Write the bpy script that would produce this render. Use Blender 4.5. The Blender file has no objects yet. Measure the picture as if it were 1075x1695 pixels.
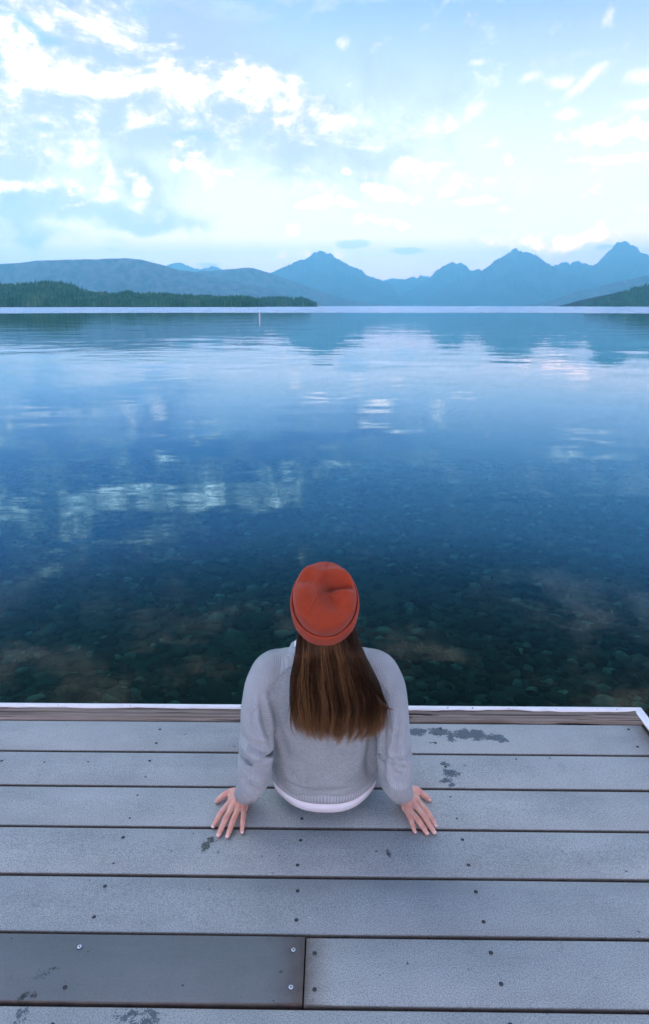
import bpy, bmesh, math, random
import numpy as np
from mathutils import Vector, Matrix, noise
from mathutils.bvhtree import BVHTree
random.seed(7)
rng = np.random.default_rng(7)
sc = bpy.context.scene
COL = sc.collection
R = math.radians

# ------------------------------------------------------------------ camera
EYE = 1.40                      # metres above the planks
F = 1089.0 / 1075.0             # focal length in picture widths
PITCH = 17.41
cam_d = bpy.data.cameras.new('camera')
cam_d.sensor_fit = 'HORIZONTAL'; cam_d.sensor_width = 36.0; cam_d.lens = 36.0 * F
cam_d.clip_start = 0.05; cam_d.clip_end = 60000
cam = bpy.data.objects.new('camera', cam_d); COL.objects.link(cam)
cam.location = (0, 0, EYE); cam.rotation_euler = (R(90 - PITCH), 0, 0)
sc.camera = cam
sc.render.resolution_x, sc.render.resolution_y = 649, 1024

# ------------------------------------------------------------------ colour management
sc.view_settings.view_transform = 'Standard'
sc.view_settings.look = 'None'
sc.view_settings.gamma = 1.0
sc.view_settings.use_curve_mapping = False
sc.view_settings.exposure = 0.55
sc.cycles.use_denoising = True
sc.cycles.max_bounces = 6
sc.cycles.use_adaptive_sampling = True; sc.cycles.adaptive_threshold = 0.02
sc.cycles.volume_bounces = 2
sc.cycles.transparent_max_bounces = 12
sc.cycles.sample_clamp_indirect = 6.0

# ------------------------------------------------------------------ node helpers
def S(v):
    """sRGB 0..255 triple -> linear rgba"""
    return tuple(((c/255)/12.92 if c/255 <= .04045 else ((c/255+.055)/1.055)**2.4) for c in v) + (1.0,)

class NT:
    def __init__(self, tree):
        self.t = tree
    def node(self, kind, **kw):
        n = self.t.nodes.new(kind)
        for k, v in kw.items(): setattr(n, k, v)
        return n
    def put(self, sock, v):
        if isinstance(v, X): v = v.s
        if isinstance(v, bpy.types.NodeSocket): self.t.links.new(v, sock)
        else:
            if hasattr(sock.default_value, '__len__') and not hasattr(v, '__len__'):
                v = (v,)*len(sock.default_value)
            if hasattr(sock.default_value, '__len__'):
                v = tuple(v)[:len(sock.default_value)]
            sock.default_value = v
    def m(self, op, *a, clamp=False):
        n = self.node('ShaderNodeMath', operation=op, use_clamp=clamp)
        for i, v in enumerate(a): self.put(n.inputs[i], v)
        return X(self, n.outputs[0])
    def vm(self, op, *a):
        n = self.node('ShaderNodeVectorMath', operation=op)
        for i, v in enumerate(a): self.put(n.inputs[i], v)
        return X(self, n.outputs[0])
    def xyz(self, v):
        n = self.node('ShaderNodeSeparateXYZ'); self.put(n.inputs[0], v)
        return [X(self, o) for o in n.outputs]
    def comb(self, a, b, c=0.0):
        n = self.node('ShaderNodeCombineXYZ')
        for i, v in enumerate((a, b, c)): self.put(n.inputs[i], v)
        return X(self, n.outputs[0])
    def mix(self, f, a, b):
        n = self.node('ShaderNodeMix', data_type='RGBA')
        self.put(n.inputs[0], f); self.put(n.inputs[6], a); self.put(n.inputs[7], b)
        return X(self, n.outputs[2])
    def mul(self, a, b, f=1.0):
        n = self.node('ShaderNodeMix', data_type='RGBA', blend_type='MULTIPLY')
        self.put(n.inputs[0], f); self.put(n.inputs[6], a); self.put(n.inputs[7], b)
        return X(self, n.outputs[2])
    def ss(self, v, lo, hi, a=0.0, b=1.0):
        n = self.node('ShaderNodeMapRange', interpolation_type='SMOOTHSTEP')
        for i, q in enumerate((v, lo, hi, a, b)): self.put(n.inputs[i], q)
        return X(self, n.outputs[0])
    def noise(self, vec, scale=1.0, detail=4, rough=.5, dist=0.0, col=False, dim='3D'):
        n = self.node('ShaderNodeTexNoise', noise_dimensions=dim)
        if vec is not None: self.put(n.inputs['Vector'], vec)
        self.put(n.inputs['Scale'], scale); self.put(n.inputs['Detail'], detail)
        self.put(n.inputs['Roughness'], rough); self.put(n.inputs['Distortion'], dist)
        return X(self, n.outputs['Color' if col else 'Fac'])
    def voro(self, vec, scale, feature='F1', out='Distance', rnd=1.0):
        n = self.node('ShaderNodeTexVoronoi', feature=feature)
        self.put(n.inputs['Vector'], vec); self.put(n.inputs['Scale'], scale); self.put(n.inputs['Randomness'], rnd)
        return X(self, n.outputs[out])
    def bump(self, h, dist=.001, strength=1.0, normal=None):
        n = self.node('ShaderNodeBump')
        self.put(n.inputs['Height'], h); self.put(n.inputs['Distance'], dist); self.put(n.inputs['Strength'], strength)
        if normal is not None: self.put(n.inputs['Normal'], normal)
        return X(self, n.outputs[0])
    def attr(self, name, out='Fac'):
        n = self.node('ShaderNodeAttribute', attribute_name=name)
        return X(self, n.outputs[out])
    def pos(self): return X(self, self.node('ShaderNodeNewGeometry').outputs['Position'])
    def obj(self): return X(self, self.node('ShaderNodeTexCoord').outputs['Object'])
    def rand(self): return X(self, self.node('ShaderNodeObjectInfo').outputs['Random'])

class X:
    def __init__(self, nt, s): self.nt, self.s = nt, s
    def __add__(self, o): return self.nt.m('ADD', self, o)
    __radd__ = __add__
    def __sub__(self, o): return self.nt.m('SUBTRACT', self, o)
    def __rsub__(self, o): return self.nt.m('SUBTRACT', o, self)
    def __mul__(self, o): return self.nt.m('MULTIPLY', self, o)
    __rmul__ = __mul__
    def __truediv__(self, o): return self.nt.m('DIVIDE', self, o)
    def __rtruediv__(self, o): return self.nt.m('DIVIDE', o, self)
    def __neg__(self): return self.nt.m('MULTIPLY', self, -1.0)
    def __pow__(self, o): return self.nt.m('POWER', self, o)

def material(name):
    m = bpy.data.materials.new(name); m.use_nodes = True
    nt = NT(m.node_tree); b = m.node_tree.nodes['Principled BSDF']
    return m, nt, b

# ------------------------------------------------------------------ world: Nishita sky with evening clouds
SUN_EL, SUN_AZ = 56.0, -38.0     # degrees; azimuth from straight ahead, minus is to the left
w = bpy.data.worlds.new('World'); sc.world = w; w.use_nodes = True
wt = NT(w.node_tree); w.node_tree.nodes.clear()
bg = wt.node('ShaderNodeBackground'); wo = wt.node('ShaderNodeOutputWorld')
w.node_tree.links.new(bg.outputs[0], wo.inputs[0])
bg.inputs[1].default_value = 0.10
sky = wt.node('ShaderNodeTexSky', sky_type='NISHITA')
sky.sun_disc = False; sky.sun_elevation = R(SUN_EL); sky.sun_rotation = R(SUN_AZ)
sky.air_density = 1.0; sky.dust_density = 0.6; sky.ozone_density = 2.0
def azel(u, v):
    """bearing and height above the horizon (degrees) of a place in the sky"""
    a = (u-537.5)/1089; b = (847.5-v)/1089; c, s = math.cos(R(PITCH)), math.sin(R(PITCH))
    x, y, z = a, c+b*s, -s+b*c
    return math.degrees(math.atan2(x, y)), math.degrees(math.atan2(z, math.hypot(x, y)))
tc = wt.node('ShaderNodeTexCoord'); D = X(wt, tc.outputs['Generated'])
dx, dy, dz = wt.xyz(D)
AZ = wt.m('ARCTAN2', dx, dy) * (180/math.pi)
EL = wt.m('ARCSINE', dz) * (180/math.pi)
zc = wt.m('MAXIMUM', dz, 0.0)
plane = wt.comb(dx/(zc+.16), dy/(zc+.16), 0.0)
warpv = wt.noise(D, 9.0, 5, .6, col=True)
wx, wy, wz = wt.xyz(warpv)
wx = wx-.5; wy = wy-.5
K = 10.0
SKYB = (.825, .675, 1.10)     # the evening sky is brighter in blue than the picture can show
def C10(c, k=1.0):
    l = S(c); wm = min(1, max(0, (l[0]/l[2]-.55)/.4))      # warm cloud tops get less of the extra blue
    return tuple(x*K*k*(g*(1-wm*.45)+wm*.45*(1.0 if i_ < 2 else 1.1)) for i_, (x, g) in enumerate(zip(l[:3], SKYB)))+(1,)
base = wt.mul(X(wt, sky.outputs[0]), (.24, .48, .72, 1))
# pale evening veil that thickens towards the horizon
veil = wt.ss(EL, 25.0, 8.0, .10, .93)
veil = veil * (.90 + .25*wt.noise(plane, 1.1, 4, .55))
veil = wt.m('MINIMUM', veil, .96)
col = wt.mix(veil, base, C10((226, 240, 250), .98))
low = wt.ss(EL, 9.0, 0.5)
col = wt.mix(low*.8, col, C10((250, 249, 248), .92))
# broken cloud field, mostly out of view, brightened to light the deck
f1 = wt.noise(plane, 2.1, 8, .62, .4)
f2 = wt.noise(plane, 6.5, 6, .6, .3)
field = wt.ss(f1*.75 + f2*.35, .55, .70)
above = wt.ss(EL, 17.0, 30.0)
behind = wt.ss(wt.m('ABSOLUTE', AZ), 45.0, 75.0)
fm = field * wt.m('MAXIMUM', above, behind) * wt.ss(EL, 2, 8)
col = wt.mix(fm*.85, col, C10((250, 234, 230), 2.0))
# the big bank on the left: blue-grey body with pink-white lit tufts
def blob(u, v, ru, rv, amp=1.0, warp=1.0, rot=0.0):
    a0, e0 = azel(u, v)
    sa = ru/17.5; se = rv/18.5
    X0 = AZ - a0 + wx*warp*6.0; Y0 = EL - e0 + wy*warp*4.0
    if rot:
        c, s = math.cos(R(rot)), math.sin(R(rot))
        X0, Y0 = X0*c + Y0*s, Y0*c - X0*s
    q = (X0/sa)*(X0/sa) + (Y0/se)*(Y0/se)
    return wt.m('EXPONENT', q*-1.0)*amp
def mx(l):
    r = l[0]
    for q in l[1:]: r = wt.m('MAXIMUM', r, q)
    return r
n1 = wt.noise(D, 14.0, 7, .62, .3)
n2 = wt.noise(D, 34.0, 5, .6, .2)
bank = mx([blob(170, 130, 330, 100, 1.2, 1.2, -6), blob(430, 200, 230, 80, .8, 1.3, -10), blob(60, 200, 200, 70, .9, 1.2), blob(560, 240, 120, 30, .6, 1.5, -8), blob(-250, 120, 420, 150, 1.1)])
bm_ = wt.ss(bank + (n1-.5)*1.5, .10, .80)
col = wt.mix(bm_*.80, col, C10((180, 198, 232), .74))
tuft = mx([blob(110, 120, 150, 60, 1.1, 1.6, -20), blob(150, 50, 170, 28, .9, 1.6, -18), blob(280, 160, 150, 38, 1.1, 1.6, -12), blob(430, 172, 160, 26, 1.0, 1.6, -8), blob(20, 140, 90, 34, .9, 1.4),
           blob(450, 237, 55, 18, .7, 2.0), blob(265, 240, 50, 14, .65, 2.0), blob(130, 252, 60, 12, .55, 2), blob(345, 270, 40, 10, .5, 2), blob(590, 193, 24, 12, .7, 1.2), blob(60, 320, 120, 22, .8, 1.3, -10), blob(220, 310, 28, 7, .6, .8), blob(-300, 90, 300, 90, 1)])
n3 = wt.noise(wt.comb(AZ*.16, EL*.34, 2.0), 1.0, 6, .66, .5)
tr_ = tuft*.85 + (n3-.5)*3.4 + (n2-.5)*1.5
tm = wt.ss(tr_, .20, 1.45)
core = wt.ss(tr_, .60, 1.70, 1.0, 4.2)
ct = wt.vm('MULTIPLY', (11.0, 9.6, 9.8), wt.comb(core*1.25-.25, core*.86+.14, core*.80+.20))
col = wt.mix(tm*.92, col, ct)
gaps = mx([blob(45, 38, 70, 13, 1, 1.0, -18), blob(5, 100, 60, 10, .8, 1.0), blob(330, 30, 120, 14, .7, 1.4), blob(300, 225, 120, 9, .75, 1.4, -6), blob(560, 215, 90, 12, .6, 1.4), blob(90, 225, 90, 12, .6, 1.3)])
gp = wt.ss(gaps + (n2-.5)*1.2 + (n3-.5)*.8, .45, 1.1)
col = wt.mix(gp*.75, col, C10((120, 186, 238), .78))
# small separate puffs
puffs = mx([blob(937, 133, 20, 10, 1, .5), blob(985, 128, 26, 13, 1.1, .8, 30), blob(884, 131, 17, 8, .9, .5), blob(797, 100, 15, 6, .7, .5), blob(948, 187, 19, 9, .9, .6), blob(780, 186, 26, 12, .85, .8, 20), blob(855, 188, 22, 9, .5, .8),
            blob(1066, 126, 26, 12, .9, .7), blob(1062, 168, 26, 8, .9, .7, 15), blob(1018, 198, 26, 8, .6, .7, 15), blob(570, 65, 13, 10, .8, .6), blob(495, 32, 14, 10, .5, .6), blob(1004, 25, 10, 16, .8, .6), blob(915, 168, 11, 6, .6, .4),
            blob(870, 86, 10, 5, .4, .4), blob(955, 15, 14, 8, .4, .5), blob(1130, 150, 60, 20, .8, 1), blob(1010, 80, 120, 14, .38, 1.2, 8), blob(700, 290, 90, 40, .5, 1.4), blob(830, 300, 90, 26, .42, 1.2), blob(540, 325, 90, 20, .5, 1.2), blob(1000, 385, 120, 16, .5, 1.2)])
pm = wt.ss(puffs + (n2-.5)*1.3 + (n1-.5)*.6, .25, 1.40)
col = wt.mix(pm*.80, col, C10((255, 241, 236), 1.15))
# bright low tufts, burnt out against the pale sky but plain in the water
glow = mx([blob(521, 343, 26, 9, 1, .6), blob(578, 340, 24, 9, .9, .6), blob(655, 322, 44, 15, 1.0, .9), blob(742, 312, 18, 14, .8, .7), blob(783, 330, 34, 7, 1.0, .5), blob(485, 380, 16, 8, .8, .5), blob(578, 288, 12, 7, .9, .4), blob(700, 268, 60, 10, .7, 1), blob(930, 395, 90, 14, .9, 1.2), blob(640, 372, 50, 10, .7, 1),
           blob(70, 312, 150, 14, .6, 1.0, -8), blob(190, 300, 60, 22, .5, 1.0), blob(385, 292, 24, 10, .8, .6), blob(330, 285, 70, 10, .6, 1), blob(1040, 262, 70, 9, .8, .8), blob(1040, 215, 80, 14, .7, 1), blob(840, 262, 12, 10, .7, .5), blob(500, 420, 90, 7, .6, .8)])
gm = wt.ss(glow + (n2-.5)*1.5 + (n1-.5)*.6, .32, 1.35)
col = wt.mix(gm*.9, col, (27.0, 19.0, 18.0, 1))
# thin blue-grey streak clouds low over the hills
lows = mx([blob(90, 350, 190, 30, 1.0, 1.0, -4), blob(230, 375, 120, 18, .9, .8, 3), blob(60, 395, 200, 22, .7, 1), blob(310, 370, 40, 14, .6, .7), blob(-200, 360, 260, 40, 1, 1)])
lm = wt.ss(lows + (n1-.5)*.9 + (n2-.5)*.3, .35, .85)
col = wt.mix(lm*.72, col, C10((150, 184, 226), .80))
smal = mx([blob(585, 404, 34, 7.5, 1, .30), blob(676, 415, 34, 7, 1, .30), blob(1002, 411, 22, 6, .8, .3), blob(345, 438, 26, 7, .8, .15), blob(475, 421, 22, 4, .5, .2), blob(170, 413, 40, 8, .5, .4)])
sm = wt.ss(smal + (n2-.5)*.45, .38, .75)
col = wt.mix(sm*.55, col, C10((120, 170, 230), 1.0))
# the haze box dims what lies behind it by its optical depth, so the sky beyond it is that much brighter, and warmer
SIG = 1.55e-4
pathl = wt.m('MINIMUM', 1400.0/wt.m('MAXIMUM', dz, .02), 15500.0)*SIG
lift = wt.comb(wt.m('EXPONENT', pathl*.84), wt.m('EXPONENT', pathl*.67), wt.m('EXPONENT', pathl*.56))
col = wt.mul(col, lift)
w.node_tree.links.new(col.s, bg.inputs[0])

# ------------------------------------------------------------------ sun (soft, low, through cloud)
sd = bpy.data.lights.new('sun', 'SUN'); sd.energy = 0.6; sd.angle = R(42); sd.color = (1.0, .95, .88)
so = bpy.data.objects.new('sun', sd); COL.objects.link(so)
sv = Vector((math.sin(R(SUN_AZ))*math.cos(R(SUN_EL)), math.cos(R(SUN_AZ))*math.cos(R(SUN_EL)), math.sin(R(SUN_EL))))
so.rotation_euler = sv.to_track_quat('Z', 'Y').to_euler()

# ------------------------------------------------------------------ object helpers
def mesh_from(name, verts, faces, smooth=False):
    me = bpy.data.meshes.new(name)
    me.from_pydata([tuple(map(float, v)) for v in verts], [], [tuple(map(int, f)) for f in faces])
    me.update()
    if smooth: me.polygons.foreach_set('use_smooth', [True]*len(me.polygons))
    return me
def link(name, me, mat=None, parent=None, loc=None):
    o = bpy.data.objects.new(name, me); COL.objects.link(o)
    if mat and not me.materials: me.materials.append(mat)
    if parent: o.parent = parent
    if loc is not None: o.location = loc
    return o
def tag(o, label=None, cat=None, group=None, kind=None):
    if label: o['label'] = label
    if cat: o['category'] = cat
    if group: o['group'] = group
    if kind: o['kind'] = kind
    return o
def grid_mesh(name, P, closed_u=False, smooth=True):
    """P: array (n, m, 3)"""
    n, m = P.shape[:2]
    faces = []
    for i in range(n-1):
        for j in range(m if closed_u else m-1):
            k = (j+1) % m
            faces.append((i*m+j, i*m+k, (i+1)*m+k, (i+1)*m+j))
    return mesh_from(name, P.reshape(-1, 3), faces, smooth)
def box_bm(bm, x0, x1, y0, y1, z0, z1):
    vs = [bm.verts.new(p) for p in ((x0,y0,z0),(x1,y0,z0),(x1,y1,z0),(x0,y1,z0),(x0,y0,z1),(x1,y0,z1),(x1,y1,z1),(x0,y1,z1))]
    for f in ((3,2,1,0),(4,5,6,7),(0,1,5,4),(1,2,6,5),(2,3,7,6),(3,0,4,7)): bm.faces.new([vs[i] for i in f])
def bm_mesh(bm, name, smooth=False):
    me = bpy.data.meshes.new(name); bm.normal_update(); bm.to_mesh(me); bm.free()
    if smooth: me.polygons.foreach_set('use_smooth', [True]*len(me.polygons))
    return me
def fbm(x, y, z=0.0, o=4):
    return noise.fractal(Vector((x, y, z)), 1.0, 2.0, o, noise_basis='PERLIN_ORIGINAL')

WATER_Z = -0.50

# ------------------------------------------------------------------ water
m_water = bpy.data.materials.new('lake_water'); m_water.use_nodes = True
t = NT(m_water.node_tree); m_water.node_tree.nodes.clear()
out = t.node('ShaderNodeOutputMaterial')
P = t.pos(); px, py, pz = t.xyz(P)
dist = t.m('SQRT', px*px + py*py)
wob = t.noise(t.comb(px*.010, py*.012), 1.0, 3, .5)
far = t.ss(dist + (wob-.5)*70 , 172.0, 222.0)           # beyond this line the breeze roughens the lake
n_a = t.noise(t.comb(px*1.0, py*1.7), 1.0, 3, .55)
n_b = t.noise(t.comb(px*.22, py*.32, 3.3), 1.0, 2, .5); n_d = t.noise(t.comb(px*.25, py*1.0, 6.3), 1.0, 2, .5)
n_c = t.noise(t.comb(px*3.2, py*6.0, 1.7), 1.0, 2, .5)
patch = t.ss(t.noise(t.comb(px*.05, py*.12, 8.0), 1.0, 3, .5), .40, .65, .35, 1.0)
near = t.ss(dist, 12.0, 3.0)
h = n_a*.0030*patch + n_b*.030 + n_d*.0060*patch + n_c*.0004
bn = t.bump(h, 1.0, 1.0)
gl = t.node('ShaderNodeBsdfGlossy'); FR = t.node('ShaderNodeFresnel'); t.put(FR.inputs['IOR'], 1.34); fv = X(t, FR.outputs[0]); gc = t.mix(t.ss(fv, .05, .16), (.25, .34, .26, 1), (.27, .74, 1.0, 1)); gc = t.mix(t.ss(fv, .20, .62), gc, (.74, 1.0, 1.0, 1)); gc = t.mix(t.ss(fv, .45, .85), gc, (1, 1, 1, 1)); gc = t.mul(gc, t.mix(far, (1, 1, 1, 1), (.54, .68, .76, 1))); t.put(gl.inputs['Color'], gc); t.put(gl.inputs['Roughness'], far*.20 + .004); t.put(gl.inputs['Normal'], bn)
tr = t.node('ShaderNodeBsdfTransparent'); t.put(tr.inputs['Color'], (.62, .80, .76, 1))
fr = t.node('ShaderNodeFresnel'); t.put(fr.inputs['IOR'], 1.42)
mxs = t.node('ShaderNodeMixShader')
t.put(mxs.inputs[0], fr.outputs[0]); t.put(mxs.inputs[1], tr.outputs[0]); t.put(mxs.inputs[2], gl.outputs[0])
m_water.node_tree.links.new(mxs.outputs[0], out.inputs[0])
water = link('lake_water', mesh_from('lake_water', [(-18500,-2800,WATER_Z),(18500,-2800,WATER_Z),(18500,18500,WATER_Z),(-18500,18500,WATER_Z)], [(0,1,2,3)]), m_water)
tag(water, 'calm mirror-like lake reflecting clouds, clear and dark near the dock', 'lake', kind='structure')

# ------------------------------------------------------------------ lake bed
def bed_z(x, y):
    d = max(0.0, y-2.2)
    z = -1.30 - .085*d - .0016*d*d
    return max(z, -9.0)
m_bed, t, b = material('lake_bed_mud')
P = t.pos()
n = t.noise(P, 1.6, 5, .6); n2_ = t.noise(P, 9.0, 5, .6)
c = t.mix(n, (.004, .020, .018, 1), (.018, .052, .042, 1)); c = t.mix(t.ss(n2_, .45, .75)*.5, c, (.03, .085, .07, 1))
_, yy, _ = t.xyz(P)
t.put(b.inputs['Base Color'], c); t.put(b.inputs['Roughness'], 1.0); t.put(b.inputs['Specular IOR Level'], 0.0)
ys = np.concatenate([np.linspace(-2700, -30, 4), np.linspace(-20, 2, 8), np.linspace(2.4, 30, 70), np.geomspace(33, 18400, 20)])
xs = np.concatenate([-np.geomspace(18400, 30, 12), np.linspace(-25, 25, 90), np.geomspace(30, 18400, 12)])
Pb = np.zeros((len(ys), len(xs), 3))
for i, y in enumerate(ys):
    for j, x in enumerate(xs):
        Pb[i, j] = (x, y, bed_z(x, y) + (.10*fbm(x*.5, y*.5, 0, 3) if abs(x) < 26 and 0 < y < 31 else 0))
bed = link('lake_bed', grid_mesh('lake_bed', Pb), m_bed)
tag(bed, 'dark green pebbly bottom of the lake seen through clear shallows', 'lake bed', kind='structure')

def stone_mesh(seed):
    bm = bmesh.new(); bmesh.ops.create_icosphere(bm, subdivisions=2, radius=1.0)
    for v in bm.verts:
        k = 1 + .28*noise.noise(v.co*1.1 + Vector((seed*7.1, 0, 0)))
        v.co *= k; v.co.z *= .50; v.co.y *= .78
    return bm_mesh(bm, 'stone', True)
def stone_small(seed):
    bm = bmesh.new(); bmesh.ops.create_icosphere(bm, subdivisions=1, radius=1.0)
    for v in bm.verts:
        k = 1 + .25*noise.noise(v.co*1.2 + Vector((seed*5.1, 0, 0)))
        v.co *= k; v.co.z *= .50; v.co.y *= .8
    me = bm_mesh(bm, 'stone'); return np.array([v.co[:] for v in me.vertices]), [tuple(p.vertices) for p in me.polygons]
def stone_mat(name, c, rnd_attr=False):
    m, t, b = material(name)
    r = t.attr('shade') if rnd_attr else t.rand()
    n = t.noise(t.pos(), 7.0, 4, .6)
    cc = t.mix(t.ss(r, 0.1, 1.0), (c[0]*.22, c[1]*.25, c[2]*.25, 1), (c[0], c[1], c[2], 1))
    cc = t.mix(t.ss(r, .80, .99), cc, (.065, .175, .140, 1))
    cc = t.mix(t.ss(n, .3, .7)*.6, cc, (c[0]*.4, c[1]*.4, c[2]*.4, 1))
    t.put(b.inputs['Base Color'], cc); t.put(b.inputs['Roughness'], .95); t.put(b.inputs['Specular IOR Level'], 0.0)
    return m
m_st = stone_mat('algae_stone', (.020, .064, .052)); m_st2 = stone_mat('algae_stone_small', (.018, .060, .048), True)
protos = [stone_mesh(i) for i in range(8)]
taken = []
for me in protos: me.materials.append(m_st)
cnt = 0
while cnt < 300:
    y = 3.6 + 5.0*random.random()**1.4; x = random.uniform(-.62, .62)*y
    r = random.uniform(.055, .115) * (1.45 if random.random() < .15 else 1)
    if any((x-a)**2+(y-b_)**2 < (.8*(r+c_))**2 for a, b_, c_ in taken): 
        if random.random() < .97: continue
    taken.append((x, y, r))
    o = link('stone', protos[cnt % 8], None, bed, (x, y, bed_z(x, y) + .10*fbm(x*.5, y*.5, 0, 3) + r*.12))
    o.scale = (r*random.uniform(.85, 1.3), r, r); o.rotation_euler = (random.uniform(-.2, .2), random.uniform(-.2, .2), random.uniform(0, 6.28))
    cnt += 1
smalls = [stone_small(i) for i in range(6)]
V, Fc, Sh = [], [], []; off = 0
for k in range(11000):
    y = 2.6 + 19*random.random()**1.5; x = random.uniform(-.72, .72)*max(y, 4)
    r = random.uniform(.030, .080)*(1+y*.03)
    sv_, sf = smalls[k % 6]; a = random.uniform(0, 6.28); ca, sa_ = math.cos(a), math.sin(a)
    q = sv_*r; q = np.stack([q[:,0]*ca-q[:,1]*sa_+x, q[:,0]*sa_+q[:,1]*ca+y, q[:,2] + bed_z(x, y) + .10*fbm(x*.5, y*.5, 0, 3) + r*.05], 1)
    V.append(q); Fc += [tuple(i+off for i in f) for f in sf]; off += len(sv_); Sh += [random.random()]*len(sv_)
V = np.concatenate(V); me = mesh_from('pebbles', V, Fc, True)
at = me.attributes.new('shade', 'FLOAT', 'POINT'); at.data.foreach_set('value', Sh)
pb = link('pebbles', me, m_st2, bed); pb['kind'] = 'stuff'

# ------------------------------------------------------------------ mountains and hills
RANGES = {
    'ridge_a': (6500, [(-3681,353), (-3342,374), (-3006,374), (-2837,384), (-2667,400), (-2331,410), (-2107,415), (-1939,421), (-1816,421), (-1689,405), (-1579,384), (-1470,353), (-1360,321), (-1249,305), (-1110,273), (-887,231), (-607,172), (-326,103), (14,16)]),
    'ridge_b': (8000, [(-2349,186), (-1923,291), (-1642,356), (-1433,376), (-1225,389), (-1052,408), (-913,421), (-810,408), (-708,382), (-571,343), (-399,284), (-191,212), (17,146), (227,87), (437,47), (718,13)]),
    'peak_far_left': (15000, [(-3855,668), (-3563,765), (-3324,850), (-3168,874), (-3064,886), (-2963,838), (-2837,789), (-2685,741), (-2488,801), (-2397,814), (-2270,765), (-2040,692), (-1527,546)]),
    'mount_a': (12500, [(-1275,373), (-1055,495), (-923,577), (-814,617), (-619,708), (-510,749), (-403,779), (-295,829), (-187,909), (-80,939), (-5,909), (112,879), (198,819), (306,769), (425,708), (566,658), (674,617), (740,536), (914,475), (1111,424), (1222,342), (1335,187), (1505,31)]),
    'far_gap': (15500, [(842,398), (1176,500), (1376,576), (1509,602), (1643,627), (1711,576), (1806,551), (1911,614), (2044,640), (2177,665), (2340,614), (2721,526), (3269,360)]),
    'mount_b': (13500, [(1329,68), (1502,180), (1674,303), (1902,447), (2072,557), (2217,689), (2353,765), (2432,798), (2490,808), (2550,765), (2617,808), (2702,754), (2824,667), (3003,601), (3306,458), (3794,236), (4281,68)]),
    'mount_c': (12000, [(1602,30), (1909,190), (2161,358), (2412,505), (2563,583), (2633,612), (2687,583), (2767,622), (2845,680), (2912,748), (2981,796), (3091,834), (3167,901), (3245,949), (3331,911), (3468,873), (3625,844), (3694,767), (3793,699), (3913,641), (4064,583), (4280,505), (4607,377), (5039,259), (5631,140)]),
    'ridge_c': (14000, [(3909,532), (4261,646), (4552,759), (4669,793), (4748,838), (4819,850), (4899,782), (4965,838), (5045,872), (5108,850), (5269,816), (5456,759), (5706,691), (6083,589)]),
    'mount_d': (13000, [(4542,388), (4750,536), (4935,684), (5059,768), (5139,841), (5216,935), (5305,1018), (5372,1100), (5479,1131), (5545,1131), (5629,1090), (5748,1028), (5849,945), (5930,924), (6021,914), (6260,956), (6575,1069), (6917,1018), (7380,914)]),
    'slope_e': (7500, [(2250,13), (2378,44), (2537,87), (2695,137), (2853,180), (3012,217), (3201,260), (3391,297), (3580,334), (3833,370), (4280,407)]),
    'slope_f': (3600, [(1348,6), (1408,30), (1468,54), (1528,75), (1603,96), (1694,116), (1815,137), (1998,160)]),
    'shore_a': (2300, [(-1353,69), (-1272,72), (-1192,76), (-1112,76), (-1072,74), (-1012,74), (-952,76), (-892,78), (-843,76), (-814,67), (-776,48), (-716,46), (-646,48), (-576,46), (-496,42), (-416,36), (-336,33), (-276,31), (-226,25), (-204,2)]),
    'shore_b': (3000, [(-360,28), (-308,32), (-255,37), (-177,40), (-98,37), (-72,30), (-51,18), (-30,3)]),
}
def hill_mat(name, c0, c1, scale, streak=1.0):
    m, t, b = material(name)
    P = t.pos(); x, y, z = t.xyz(P)
    q = t.comb(x*1.0, y*1.0, z*.35*streak)
    n = t.noise(q, scale, 8, .65); n2 = t.noise(P, scale*9, 4, .7)
    c = t.mix(t.ss(n*.6+n2*.4, .38, .62), c0+(1,), c1+(1,))
    t.put(b.inputs['Base Color'], c); t.put(b.inputs['Roughness'], .95); t.put(b.inputs['Specular IOR Level'], 0.05)
    return m
m_rock = hill_mat('mountain_rock', (.010, .020, .030), (.19, .20, .22), .003)
m_wood = hill_mat('wooded_slope', (.018, .016, .030), (.24, .20, .22), .014)
m_shore = hill_mat('shore_ground', (.010, .022, .014), (.030, .040, .022), .02)
def rng_mesh(name, D, pts, nx=420, front=None, rough=.02, seed=0, gully=.3, top=0.0, jag=1.7):
    xs = np.array([p[0] for p in pts], float); zs = np.array([p[1] for p in pts], float)
    X_ = np.linspace(xs[0], xs[-1], nx); H = np.interp(X_, xs, zs)
    H = H + np.array([rough*hh*fbm(x/(.028*D), seed*3.1, 0, 5) + .0011*D*min(1, hh/300)*jag*(.45-abs(fbm(x/(.0065*D), seed*1.7, 3, 6))*2.2) for x, hh in zip(X_, H)]) - top
    H = np.maximum(H, .5)
    Wf = front or max(zs)*2.0
    ts = np.concatenate([np.linspace(-1, 0, 26), np.linspace(.12, 1, 7)])
    Pm = np.zeros((len(ts), nx, 3))
    for i, tt in enumerate(ts):
        if tt <= 0:
            u = 1+tt; base = u**1.25
            y = D + tt*Wf
        else:
            u = 1-tt; base = u; y = D + tt*Wf*.7
        env = 4*u*(1-u) if tt <= 0 else 0
        for j in range(nx):
            g = abs(fbm(X_[j]/(.045*D) + .4*fbm(y/(.05*D), j*.01), y/(.15*D), seed, 5))
            hz = H[j]*base - H[j]*gully*g*env
            xx = X_[j]*(y/D if False else 1.0)
            Pm[i, j] = (xx, y + (H[j]*.5*fbm(X_[j]/(.05*D), 9.1, seed, 3)*(-tt) if abs(tt) > .02 and tt < 0 else 0), WATER_Z - 2 + hz + 2*u)
    return grid_mesh(name, Pm)
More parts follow.
